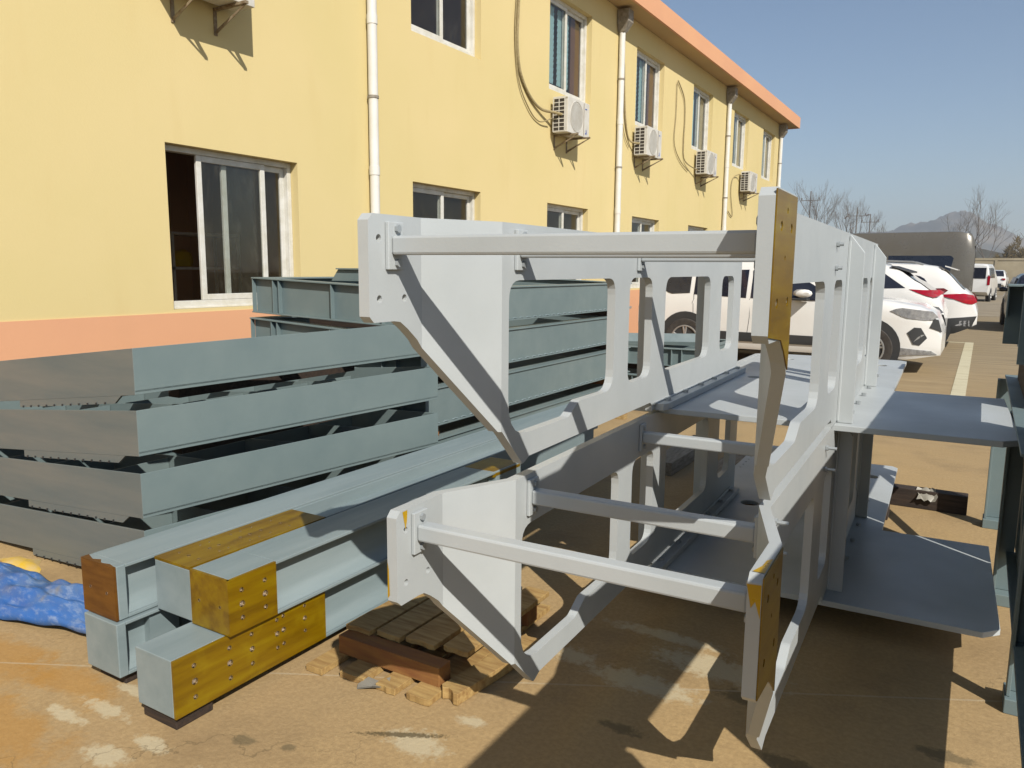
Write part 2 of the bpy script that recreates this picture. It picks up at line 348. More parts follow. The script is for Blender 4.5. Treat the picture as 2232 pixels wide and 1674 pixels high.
def hills():
    prof = [(-420, 4), (-330, 22), (-262, 48), (-232, 64), (-205, 70), (-178, 72), (-150, 76), (-120, 83), (-96, 90), (-72, 97), (-52, 102), (-38, 104), (-22, 101), (-8, 92), (6, 82), (20, 74), (34, 66), (52, 57), (80, 48), (130, 36), (200, 22), (300, 10), (420, 3)]
    def h(x):
        for (a, ha), (b, hb) in zip(prof, prof[1:]):
            if a <= x <= b: return ha+(hb-ha)*(x-a)/(b-a)
        return 2
    mb = MB(); nx, ny = 120, 26; vs = []
    rnd = random.Random(3); jit = {}
    for j in range(ny+1):
        t = j/ny; y = 1150+700*t
        for i in range(nx+1):
            x = -430+860*i/nx; e = math.sin(min(t*2, 1)*PI/2) if t < .5 else math.cos((t-.5)*PI)*1.0
            z = h(x)*e*(1+.05*math.sin(x*.09+j)+rnd.uniform(-.035, .035))*.93; vs.append((x*(y/1500), y, max(z, 0)-1))
    n = nx+1; mb.add(vs, [(j*n+i, j*n+i+1, (j+1)*n+i+1, (j+1)*n+i) for j in range(ny) for i in range(nx)])
    tag(build(mb, 'hills', 'hill', smooth=True, ang=60), kind='structure')
hills()

# ------------------------------------------------------------------ office building
WX = -6.2; WW = 1.53; SILL0, HEAD0, SILL1, HEAD1 = 1.103, 2.563, 4.345, 5.837
WY = [-2.6, .9, 4.364, 7.805, 11.302, 14.877, 18.369, 21.844, 25.10]; PIPEY = [7.010, 13.975, 21.1, 27.2]; END = 27.45; EAVE = 6.25
bld = empty('office_building', (WX, 12, 0))
tag(bld, 'long two storey cream yellow building with peach base band and eaves', 'building')
BL = -Vector((WX, 12, 0))
def bput(mb): return mb.map(lambda x, y, z: (x-WX, y-12, z))
def facade():
    holes = []
    for y in WY:
        for a, b in ((SILL0, HEAD0), (SILL1, HEAD1)):
            if y < 3 and a > 2: pass
            holes.append([(y, a), (y+WW, a), (y+WW, b), (y, b)])
    mb = holed([(-7, 0), (END, 0), (END, EAVE+.02), (-7, EAVE+.02)], holes, WX-.25, WX, lambda a, b, t: (t, a, b))
    build(bput(mb), 'wall', 'yellow', bld)
    mb = MB().box(-17, WX-.25, END-.25, END, 0, EAVE+.02).box(-17, -16.8, -7, END-.25, 0, EAVE).box(-17, WX-.25, -7, -6.8, 0, EAVE)
    build(bput(mb), 'wall', 'yellow', bld)
    holes = []
    mb = MB(); mb.box(WX, WX+.012, -7, END+.012, 0, 1.075); build(bput(mb), 'base_band', 'peach', bld)
    mb = MB().box(-17.3, WX+.42, -7.3, 28.1, EAVE+.03, EAVE+.08); build(bput(mb), 'soffit', 'soffit', bld)
    mb = MB().box(WX+.40, WX+.45, -7.3, 28.15, EAVE-.0, 6.60).box(-17.3, WX+.40, 28.10, 28.15, EAVE, 6.60)
    build(bput(mb), 'fascia', 'peach', bld)
    mb = MB().box(-17.3, WX+.40, -7.3, 28.1, 6.45, 6.5); build(bput(mb), 'roof', 'soffit', bld)
    mb = MB().box(-16.8, WX-.25, -6.8, END-.25, .25, .3).box(-16.8, WX-.25, -6.8, END-.25, 3.35, 3.6).box(-16.8, WX-.25, -6.8, END-.25, 6.2, 6.24).box(-9.6, -9.5, -6.8, END-.3, .3, 6.2)
    for y in (7.0, 10.55, 14.1, 17.7, 21.2, 24.7): mb.box(-9.5, WX-.26, y, y+.12, .3, 6.2)
    build(bput(mb), 'inner_wall', 'inner', bld)
facade()
def window(y0, z0, z1, openw=False, lower=True, blind=None, curtain=False):
    y1 = y0+WW; XF = WX-.10
    w_ = .052
    mb = MB(); mb.box(XF-.09, XF, y0+.001, y0+w_, z0+.001, z1-.001).box(XF-.09, XF, y1-w_, y1-.001, z0+.001, z1-.001).box(XF-.09, XF, y0+w_, y1-w_, z0+.001, z0+w_+.02).box(XF-.09, XF, y0+w_, y1-w_, z1-w_, z1-.001)
    mb.box(XF, XF+.012, y0+.001, y1-.001, z0+.001, z0+.022)
    win = build(bput(mb), 'window', 'frame', bld, bevel=.004)
    def sash(a, b, x):
        s = .055; m2 = MB(); zb, zt = z0+w_+.022, z1-w_-.002
        m2.box(x-.03, x, a, a+s, zb, zt).box(x-.03, x, b-s, b, zb, zt).box(x-.03, x, a+s, b-s, zb, zb+s).box(x-.03, x, a+s, b-s, zt-s, zt)
        build(bput(m2), 'sash', 'frame', win, bevel=.004)
        m3 = MB(); m3.add([(x-.016, a+s, zb+s), (x-.016, b-s, zb+s), (x-.016, b-s, zt-s), (x-.016, a+s, zt-s)], [(0, 1, 2, 3)])
        build(bput(m3), 'pane', 'glass', win)
    if openw: sash(y0+.39, y0+.39+.80, XF-.008); sash(y0+.70, y1-w_, XF-.05)
    else: sash(y0+w_, y0+.80, XF-.008); sash(y0+.745, y1-w_, XF-.05)
    if blind:
        n = 14; zt = z1-.1; zb = zt-(z1-z0-.2)*blind
        for a, b in ((y0+.06, y0+.50), (y0+.62, y0+1.02)) if True else ():
            m4 = MB(); st = (zt-zb)/n
            for k in range(n): m4.add([(XF-.105, a, zb+k*st), (XF-.105, b, zb+k*st), (XF-.093, b, zb+(k+.92)*st), (XF-.093, a, zb+(k+.92)*st)], [(0, 1, 2, 3)])
            build(bput(m4), 'blind', 'blind', win)
        m4 = MB(); m4.box(XF-.115, XF-.10, y0+1.12, y1-.06, z0+.08, z1-.08); build(bput(m4), 'curtain', 'door_brown', win)
    elif curtain:
        m4 = MB(); pts = []
        for a, b, mt in ((y0+.06, y0+.72, 'blind'), (y0+.80, y1-.1, 'curtain')):
            m4 = MB(); k = 16; vs = []
            for i in range(k+1):
                t = a+(b-a)*i/k; x = XF-.115+.018*math.sin(i*1.9); vs += [(x, t, z0+.09), (x, t, z1-.09)]
            m4.add(vs, [(2*i, 2*i+2, 2*i+3, 2*i+1) for i in range(k)]); build(bput(m4), 'curtain', mt, win)
    return win
for i, y in enumerate(WY):
    window(y, SILL0, HEAD0, openw=(i == 2))
    window(y, SILL1, HEAD1, blind={4: .93, 5: .93}.get(i), curtain=i >= 6)
def downpipe(y, first):
    mb = MB(); mb.tube([(WX+.075, y, .1), (WX+.075, y, EAVE-.40)], .056, 14)
    for z in (.9, 2.55, 4.2): mb.tube([(WX+.075, y, z), (WX+.075, y, z+.10)], .062, 14)
    o = build(bput(mb), 'downpipe', 'white', bld, smooth=True)
    m2 = MB(); s = .115
    m2.add([(WX+.01, y-s, EAVE-.02), (WX+.24, y-s, EAVE-.02), (WX+.24, y+s, EAVE-.02), (WX+.01, y+s, EAVE-.02), (WX+.01, y-s, EAVE-.24), (WX+.24, y-s, EAVE-.24), (WX+.24, y+s, EAVE-.24), (WX+.01, y+s, EAVE-.24),
            (WX+.02, y-.06, EAVE-.41), (WX+.135, y-.06, EAVE-.41), (WX+.135, y+.06, EAVE-.41), (WX+.02, y+.06, EAVE-.41)],
           [(0, 1, 2, 3), (0, 4, 5, 1), (1, 5, 6, 2), (2, 6, 7, 3), (3, 7, 4, 0), (4, 8, 9, 5), (5, 9, 10, 6), (6, 10, 11, 7), (7, 11, 8, 4), (8, 11, 10, 9)])
    build(bput(m2), 'hopper_head', 'gully', o, bevel=.006)
    m3 = MB()
    for z in (1.8, 3.4, 5.0): m3.tube([(WX+.075, y, z), (WX+.075, y, z+.03)], .064, 14).box(WX, WX+.03, y-.02, y+.02, z, z+.03)
    build(bput(m3), 'pipe_clip', 'gully', o, smooth=True)
for y in PIPEY: downpipe(y, False)
# things seen through the open window
t = empty('shelf', (-8.6, 6.4, 1.45)); tag(t, 'pale shelf rack inside the room behind the open ground floor window', 'shelf')
mb = MB(); 
for z in (.0, .42): mb.box(-.25, .25, -.5, .5, z, z+.03)
build(mb, 'board', 'frame', t)
mb = MB()
for x in (-.25, .22):
    for y in (-.5, .47): mb.box(x, x+.03, y, y+.03, -1.15, .42)
build(mb, 'upright', 'frame', t)
mb = MB(); mb.tube([(-8.6, 6.2, 1.49), (-8.6, 6.2, 1.56), (-8.6, 6.22, 1.66), (-8.6, 6.22, 1.70)], [.12, .14, .10, .03], 12)
tag(build(mb, 'hard_hat', 'yellowrub', smooth=True), 'yellow helmet lying on the shelf behind the window', 'helmet')

# ------------------------------------------------------------------ air conditioners
def make_ac(fine=True):
    """origin: wall face, near lower corner of the casing (x out of the wall, y along it)"""
    r = empty('air_conditioner'); Wd, H, X0, X1 = .80, .55, .07, .33
    mb = MB(); mb.box(X0+.012, X1, .012, Wd, 0, H).box(X0, X1+.002, .0, .012, 0, .02).box(X0, X1+.002, 0, .012, H-.03, H)
    build(mb, 'casing', 'acwhite', r, bevel=.012)
    mb = MB(); mb.box(X0+.02, X1-.05, .002, .012, .02, H-.03); build(mb, 'condenser_fins', 'darkgrille', r)
    mb = MB(); nr = 8
    for k in range(nr+1): z = .02+(H-.05)*k/nr; mb.box(X0+.0, X1-.04, -.004, .004, z-.006, z+.006)
    for x in (X0+.005, X0+.11, X1-.05): mb.box(x-.006, x+.006, -.005, .003, .02, H-.03)
    build(mb, 'side_grille', 'acwhite', r)
    mb = MB()
    mb.tube([(X1+.004, .33+.235*math.cos(2*PI*k/32), .275+.235*math.sin(2*PI*k/32)) for k in range(33)], .005, 5, cap=False)
    for k in range(22): z = .07+.41*k/21; c_ = math.sqrt(max(.225**2-(z-.275)**2, 0)); mb.box(X1+.002, X1+.005, .33-c_, .33+c_, z-.0035, z+.0035)
    build(mb, 'fan_grille', 'acwhite', r)
    mb = MB(); mb.box(X1+.001, X1+.006, .585, .592, .02, H-.02); build(mb, 'panel_seam', 'bracket', r)
    mb = MB(); mb.add([(X1+.003, .64, .05), (X1+.003, .70, .11), (X1+.003, .70, .05), (X1+.003, .655, .10), (X1+.003, .69, .13), (X1+.003, .69, .10)], [(0, 1, 2), (3, 4, 5)]).box(X1+.001, X1+.004, .64, .70, .44, .455)
    build(mb, 'maker_mark', 'ac_blue', r)
    for y in (.16, .60):
        mb = MB(); mb.box(0, .44, y, y+.035, -.03, -.004).box(0, .012, y, y+.035, -.24, -.03)
        mb.prism([(0, -.24), (.0, -.20), (.40, -.031), (.44, -.031)], 'y', y+.012, y+.018); build(mb, 'bracket', 'bracket', r, bevel=.002)
    return r
ACS = [(4.33, 3.82, 'air conditioner cut by the top edge of the photo, above the open window'), (11.32, 3.66, 'air conditioner under the nearest window with pale blue blinds'),
       (14.72, 3.73, 'air conditioner just right of the second downpipe, under the second blue blind'), (18.56, 3.77, 'air conditioner just left of the third downpipe from the left'), (22.55, 3.71, 'smallest and farthest air conditioner, right of the third downpipe')]
ac0 = make_ac()
for i, (y, z, lab) in enumerate(ACS):
    o = ac0 if i == 0 else copy_tree(ac0); o.location = (WX, y, z)
    tag(o, 'white '+lab, 'air conditioner', 'air conditioner units on brackets along the upper wall')
def cable(pts, r, lab, name='cable'):
    mb = MB(); P = [Vector(p) for p in pts]; out = []
    for i in range(len(P)-1):
        a = P[max(i-1, 0)]; b = P[i]; c = P[i+1]; d = P[min(i+2, len(P)-1)]
        for k in range(6):
            t = k/6; out.append(.5*((2*b)+(c-a)*t+(2*a-5*b+4*c-d)*t*t+(3*b-a-3*c+d)*t**3))
    out.append(P[-1]); mb.tube(out, r, 7); tag(build(mb, name, 'cable', smooth=True), lab, 'cable')
X = WX+.03
cable([(X, 10.33, 5.9), (X, 10.28, 5.2), (X, 10.26, 4.8), (X, 10.35, 4.4), (X, 10.62, 4.12), (X+.02, 10.95, 3.97), (X+.12, 11.22, 3.95), (X+.2, 11.33, 3.93)], .022, 'thick taped refrigerant line hanging down to the nearest blue blind unit')
cable([(X, 10.30, 5.9), (X, 10.20, 5.0), (X, 10.30, 4.3), (X, 10.62, 3.92), (X, 10.95, 3.78), (X+.08, 11.2, 3.86)], .010, 'thin wire looping beside the thick taped line left of the blue blind window')
cable([(X, 14.12, 5.45), (X, 14.20, 5.3), (X, 14.25, 4.8), (X, 14.35, 4.3), (X, 14.55, 4.0), (X+.15, 14.72, 3.95)], .018, 'taped line dropping right behind the second downpipe')
cable([(X, 14.10, 5.4), (X, 14.12, 4.6), (X, 14.28, 4.1), (X, 14.55, 3.86)], .008, 'thin wire behind the second downpipe by the second blue blind')
cable([(X, 17.2, 5.65), (X, 17.65, 5.35), (X, 17.75, 4.9), (X, 17.72, 4.4), (X, 17.85, 4.0), (X+.1, 18.5, 3.85)], .013, 'wire curving past the third upper window from the left edge of its wall')
cable([(X, 17.15, 5.6), (X, 17.15, 4.9), (X, 17.1, 4.3), (X, 17.5, 3.98), (X, 18.1, 3.80)], .010, 'long loose wire loop left of the curtained window')
cable([(X, 21.55, 3.1), (X, 22.0, 3.0), (X, 21.75, 3.6), (X, 21.9, 4.0), (X+.05, 22.3, 4.15), (X+.1, 22.56, 4.1)], .012, 'wire hooked to the farthest wall unit beside the third downpipe')

# ------------------------------------------------------------------ light grey platform frames (two, stacked)
TH = math.radians(1.9); OX, OY = -.43, 3.265
T_ = .024
def ushift(v, side):        # plan dog-leg of a side plate
    a = 1.33 if side > 0 else 1.375
    t = min(max((-v-a)/(1.60-a), 0), 1); return (.078 if side > 0 else -.110)*t
def make_side(parent, side, s, ztop):
    ui, uo = (-.755, -.786) if side < 0 else (-.061, -.032)
    R = []
    out = [(1.46, T_+.002), (1.46, ztop), (-1.792, ztop), (-1.808, ztop-.016), (-1.808, .515), (-1.792, .500), (-1.715, .500), (-1.69, .497), (-1.66, .478), (-1.62, .447), (-1.385, .172), (-1.370, .170), (-1.246, .050), (-1.236, .052), (-1.20, .066), (-.10, .066), (-.075, .050), (-.075, T_+.002)]
    w1r = -.535 if side < 0 else -.50
    W1 = roundpoly([(-1.335, .598, .06), (w1r, .598, .06), (w1r, .180, .075), (-.84, .184, .05), (-.925, .140, .05), (-1.335, .142, .12)])
    def W(a, b, r): return roundpoly([(a, .599, r), (b, .599, r), (b, .184, r), (a, .184, r)], 6)
    Ws = [W1]+([W(-.385, -.12, .06), W(.055, .785, .07), W(1.02, 1.285, .06)] if side < 0 else [W(-.27, -.03, .06), W(.20, 1.02, .07), W(1.14, 1.36, .06)])
    hs = [circ(-1.770, .700, .0095, 12), circ(-1.770, .556, .0095, 12), circ(-1.672, .556, .0095, 12)] if side < 0 else \
         [circ(-1.700, .742, .006, 10), circ(-1.752, .712, .0095, 12), circ(-1.652, .712, .0095, 12), circ(-1.702, .655, .005, 10), circ(-1.756, .572, .0095, 12), circ(-1.652, .572, .0095, 12)]
    mb = holed(out, Ws+hs, ui, uo, lambda a, b, t: (t, a, b))
    me = bpy.data.meshes.new('side_plate'); me.from_pydata(mb.v, [], mb.f); bm = bmesh.new(); bm.from_mesh(me)
    for cv in ((-1.33 if side > 0 else -1.375), -1.60):
        bmesh.ops.bisect_plane(bm, geom=bm.verts[:]+bm.edges[:]+bm.faces[:], plane_co=(0, cv, 0), plane_no=(0, 1, 0))
    for q in bm.verts: q.co.x += ushift(q.co.y, side)
    bmesh.ops.recalc_face_normals(bm, faces=bm.faces); bm.to_mesh(me); bm.free(); me.materials.append(M_['light'])
    o = plain('side_plate', None, me, parent); o.location = (0, s, 0)
    b = o.modifiers.new('bevel', 'BEVEL'); b.width = .0025; b.segments = 2; b.limit_method = 'ANGLE'; b.angle_limit = math.radians(50)
    sg = -1 if side < 0 else 1
    for rv in ((-.03, .86) if side < 0 else (.085, 1.24)):
        w_ = .06; mb = MB(); e = sg*.0015
        mb.prism([(uo+e, T_+.001), (uo+sg*w_, T_+.001), (uo+sg*w_, ztop-.075), (uo+sg*.008, ztop-.008), (uo+e, ztop-.008)], 'y', rv, rv+.016)
        build(mb, 'stiffener', 'light', o, bevel=.002)
        mb = MB(); mb.tube([(uo+sg*.004, rv-.002, T_+.01), (uo+sg*.004, rv-.002, ztop-.03)], .006, 6); build(mb, 'weld_seam', 'light', o, smooth=True)
    if side > 0:
        gu = uo+.078
        R.append(gu)
        mb = holed([(-1.8065, .512), (-1.8065, ztop-.004), (-1.603, ztop-.004), (-1.603, .432), (-1.655, .476), (-1.69, .499)], hs, gu+.0005, gu+.003, lambda a, b, t: (t, a, b)); build(mb, 'machined_pad', 'gold', o)
        # runs of yellow varnish over the near edge
        mb = MB(); mb.add([(gu-.030, -1.8085, ztop-.020), (gu-.001, -1.8085, ztop-.018), (gu-.001, -1.8085, ztop-.09), (gu-.012, -1.8085, ztop-.055), (gu-.02, -1.8085, ztop-.07)], [(0, 1, 2, 3, 4)])
        mb.add([(gu-.024, -1.79, ztop+.0015), (gu, -1.79, ztop+.0015), (gu, -1.70, ztop+.0015), (gu-.010, -1.715, ztop+.0015), (gu-.012, -1.75, ztop+.0015)], [(0, 1, 2, 3, 4)])
        if s > 0: build(mb, 'varnish_run', 'yellowdrip', o)
    elif s > 0:
        gu = ui-.110; mb = MB()
        mb.add([(gu+.0008, -1.783, ztop-.004), (gu+.0008, -1.762, ztop-.004), (gu+.0008, -1.764, ztop-.03), (gu+.0008, -1.770, ztop-.055), (gu+.0008, -1.777, ztop-.03)], [(0, 1, 2, 3, 4)])
        mb.add([(gu-.030, -1.8090, .62), (gu-.026, -1.8090, .60), (gu-.024, -1.8090, .53), (gu-.031, -1.8090, .52)], [(0, 1, 2, 3)])
        build(mb, 'varnish_run', 'yellowdrip', o)
    return o
def make_unit(name, z, s, dv, label):
    r = empty(name, (OX, OY, z), TH); tag(r, label, 'platform frame', 'light grey platform frames stacked in the middle')
    # floor plate with wing, manholes and bolt holes
    pl = [(-.885, dv-.005), (.540, dv+.0), (.600, dv+.062), (.600, 1.115), (.117, 1.105), (.112, 2.60), (.08, 2.64), (-.80, 2.62), (-.885, 2.54)]
    holes = [circ(-.60, 1.24, .052, 24), circ(-.03, 2.26, .045, 20), circ(-.60, 2.30, .03, 14)]
    holes += [circ(-.845, v, .008, 8) for v in (2.06, 2.15, 2.235, 2.32, 2.405, 2.50)]
    mb = holed(pl, holes, 0, T_, lambda a, b, t: (a, b, t)); build(mb, 'floor_plate', 'light', r, bevel=.002)
    L = make_side(r, -1, s, .757); Rr = make_side(r, 1, s, .778)
    mb = MB(); mb.prism([(-.7535, -.085), (-.715, -.085), (-.702, -.06), (-.702, 1.42), (-.7535, 1.42)], 'z', T_+.001, T_+.031); build(mb, 'bolting_flange', 'light', r, bevel=.002)
    mb = MB()
    for v in (.02, .285, .55, .805, 1.07, 1.325): hexbolt(mb, (-.730, v, T_+.031), 'z', .012, .013)
    for v in (.27, .545, .82, 1.10, 1.62): hexbolt(mb, (.000, v+.02, T_+.001), 'z', .014, .011)
    build(mb, 'bolt', 'steelbolt', r)
    mb = MB(); mb.tube([(-.750, -.06+s, T_+.033), (-.750, 1.40, T_+.033)], .006, 6); build(mb, 'weld_seam', 'light', r, smooth=True)
    for v in (-1.715, -1.275, -.285):
        a = -.755+ushift(v, -1); b = -.061+ushift(v, 1); zc = .684; h = .0225
        mb = MB(); mb.box(a+.012, b-.012, v+s-h, v+s+h, zc-h, zc+h); ba = build(mb, 'cross_bar', 'light', r, bevel=.006)
        mb = MB(); mb.box(a+.001, a+.0118, v+s-.032, v+s+.028, zc-.058, zc+.056).box(b-.0118, b-.001, v+s-.032, v+s+.028, zc-.058, zc+.056); build(mb, 'end_plate', 'light', ba, bevel=.002)
        mb = MB()
        for zz in (-.042, .040):
            hexbolt(mb, (a+.012, v+s, zc+zz), 'x', .008, .010); hexbolt(mb, (b-.012, v+s, zc+zz), 'x', -.008, .010)
            if v > -1.6: hexbolt(mb, (b+.030, v+s, zc+zz), 'x', .009, .010); mb.tube([(b+.036, v+s, zc+zz), (b+.052+(.016 if s > 0 else 0), v+s, zc+zz)], .006, 8); hexbolt(mb, (a-.032, v+s, zc+zz), 'x', -.01, .009)
        build(mb, 'bolt', 'steelbolt', ba)
    return r
low = make_unit('platform_frame', .12, .045, .012, 'lower light grey steel platform frame, near tips just above the ground')
upp = make_unit('platform_frame', .868, -.045, -.01, 'upper light grey steel platform frame with the tall amber faced post end')

# ------------------------------------------------------------------ front beams (200 mm box ended channel beams)
def beam(x0, y0, L, z0, endlen, label, gold=(), near='rustface', z1=None, farblock=.25, notch=False, turned=False):
    x1 = x0+.2; Z0, Z1 = z0, z0+.2; y1 = y0+L
    r = empty('steel_beam', (x0+.1, y0, z0)); tag(r, label, 'steel beam', 'blue grey steel beams laid side by side on blocks')
    def put(mb): return mb.map(lambda x, y, z: (x-x0-.1, y-y0, z-z0))
    g = .010
    mb = MB(); side_g = 'side' in gold; top_g = 'top' in gold
    mb.box(x0+.001, x1-(g if side_g else 0), y0+(g if near else 0), y0+endlen, Z0, Z1-(g if top_g else 0)); mb.box(x0, x1, y1-farblock, y1, Z0, Z1)
    build(put(mb), 'end_block', 'beampaint', r, bevel=.003)
    mb = MB(); xm = (x0+x1)/2; y2, y3 = y0+endlen, y1-farblock
    if turned: mb.box(x0, x0+.012, y2, y3, Z0, Z1).box(x1-.012, x1, y2, y3, Z0, Z1)
    else: mb.box(x0, x1, y2, y3, Z1-.012, Z1).box(x0, x1, y2, y3, Z0, Z0+.012)
    build(put(mb), 'flange', 'beampaint', r, bevel=.002)
    mb = MB(); q = .055
    prof = [(x0+q, Z0+.012), (x0+q, Z1-.012), (x1-q, Z1-.012), (x1-q, Z0+.06), (x1-q+.012, Z0+.035), (x1-.012, Z0+.0121), (x0+q, Z0+.0121)][:6]
    if turned: mb.box(x0+.012, x1-.012, y2, y3, Z0+q, Z1-q)
    else: mb.prism(prof, 'y', y2, y3)
    build(put(mb), 'web', 'beampaint', r, smooth=True)
    return r, put
def gold_plate(par, put, kind, x0, y0, z0, len0, len1, holes):
    """machined plate let into an end block, real bores"""
    g = .010
    if kind == 'side':
        out = [(y0+len0, z0+.0005), (y0+len1, z0+.0005), (y0+len1, z0+.1995), (y0+len0, z0+.1995)]; pl = lambda a, b, t: (x0+.2+t, a, b)
        hs = [circ(y0+a, z0+b, r_, 14) for a, b, r_ in holes]
    elif kind == 'top':
        out = [(y0+len0, x0+.0005), (y0+len1, x0+.0005), (y0+len1, x0+.1995), (y0+len0, x0+.1995)]; pl = lambda a, b, t: (b, a, z0+.2+t)
        hs = [circ(y0+a, x0+b, r_, 12) for a, b, r_ in holes]
    else:
        out = [(x0+.001, z0+.0005), (x0+.1985, z0+.0005), (x0+.1985, z0+.1995), (x0+.001, z0+.1995)]; pl = lambda a, b, t: (a, y0-t, b)
        hs = [circ(x0+a, z0+b, r_, 12) for a, b, r_ in holes]
    mb = holed(out, hs, -g+.0006, .0006, pl)
    p = build(put(mb), 'machined_plate' if kind != 'end' else 'end_face', 'gold' if kind != 'end' else ('gold' if len0 else 'rustface'), par)
    mb = MB()
    for h in hs:      # bright turned wall of each bore
        n = len(h); rr = [(pl(a, b, -g+.002)) for a, b in h]; cc = pl(sum(a for a, b in h)/n, sum(b for a, b in h)/n, -g+.0008)
        r2 = [pl(a, b, .0012) for a, b in h]; mb.add(rr+r2, [(i, (i+1) % n, (i+1) % n+n, i+n) for i in range(n)])
        mb.add(rr+[cc], [(i, (i+1) % n, n) for i in range(n)])
    build(put(mb), 'bore', 'bore', p, smooth=True)
    return p
# lower right beam A
A, put = beam(-2.305, 1.405, 2.05, .05, .67, 'lower front beam with the longest amber plate on its side', gold=('side',), near=None)
gold_plate(A, put, 'side', -2.305, 1.405, .05, .0, .668, [(.075, .155, .0085), (.075, .10, .0115), (.075, .045, .0085), (.215, .155, .0085), (.215, .10, .0115), (.215, .045, .0085), (.31, .165, .008), (.31, .11, .0105), (.31, .055, .008), (.425, .172, .0075), (.425, .118, .010), (.425, .064, .0075), (.455, .176, .0075), (.455, .122, .010), (.455, .068, .0075), (.56, .175, .007), (.56, .125, .0095), (.56, .075, .007)])
# upper right beam C
Cb, put = beam(-2.282, 1.608, 1.93, .255, .21, 'upper front beam with amber end face and short amber side plate', gold=('side', 'end'), near='g')
gold_plate(Cb, put, 'side', -2.282, 1.608, .255, .0, .208, [(.055, .150, .0085), (.055, .10, .0115), (.055, .05, .0085), (.155, .150, .0085), (.155, .10, .0115), (.155, .05, .0085)])
gold_plate(Cb, put, 'end', -2.282, 1.608, .255, 1, 0, [(.045, .095, .006), (.155, .095, .006)])
mb = MB().box(-2.284, -2.081, 1.608+1.66, 1.608+1.932, .42, .4565); build(put(mb), 'machined_plate', 'gold', Cb, bevel=.012)
# upper middle beam B
B, put = beam(-2.490, 1.615, 3.3, .255, .66, 'upper middle beam with amber plate on its top face', gold=('top',), near=None, turned=True)
gold_plate(B, put, 'top', -2.490, 1.615, .255, .0, .655, [(a, b, r_) for a in (.07, .16, .20, .30, .345, .40, .50) for b, r_ in ((.045, .005), (.10, .0075), (.155, .005))][:21])
# upper left beam D
D, put = beam(-2.716, 1.475, 4.0, .252, .045, 'upper left long beam with rusty brown end face', near='r')
gold_plate(D, put, 'end', -2.716, 1.475, .252, 0, 0, [(.05, .10, .006), (.15, .095, .006)])
mb = MB().box(-2.714, -2.518, 1.4755, 1.505, .4515, .4535); 
mb = MB(); mb.add([(-2.7155, 1.474, .4525), (-2.518, 1.474, .4525), (-2.518, 1.482, .4525), (-2.56, 1.49, .4525), (-2.60, 1.481, .4525), (-2.63, 1.50, .4525), (-2.66, 1.487, .4525), (-2.7155, 1.505, .4525)], [tuple(range(8))]); build(put(mb), 'bare_patch', 'rustface', D)
# lower left beam E
E_, put = beam(-2.700, 1.462, 3.6, .048, .035, 'lower left beam with plain grey end under the rusty ended one', near=None)
mb = MB(); mb.prism([(-2.60, 1.60), (-2.52, 1.60), (-2.52, 1.72), (-2.60, 1.80)], 'z', .062, .235); build(put(mb), 'gusset', 'beampaint', E_)
for x0, x1, y0, y1, lab in ((-2.30, -2.125, 1.418, 1.56, 'small dark timber block under the near end of the front beam'), (-2.69, -2.53, 1.50, 1.66, 'small dark timber block under the plain grey beam end'), (-2.75, -2.05, 3.0, 3.12, 'dark timber packing across the ground under the far part of the beams')):
    mb = MB().box(x0, x1, y0, y1, 0, .0475); tag(build(mb, 'timber_block', 'darktimber', bevel=.004), lab, 'timber block')

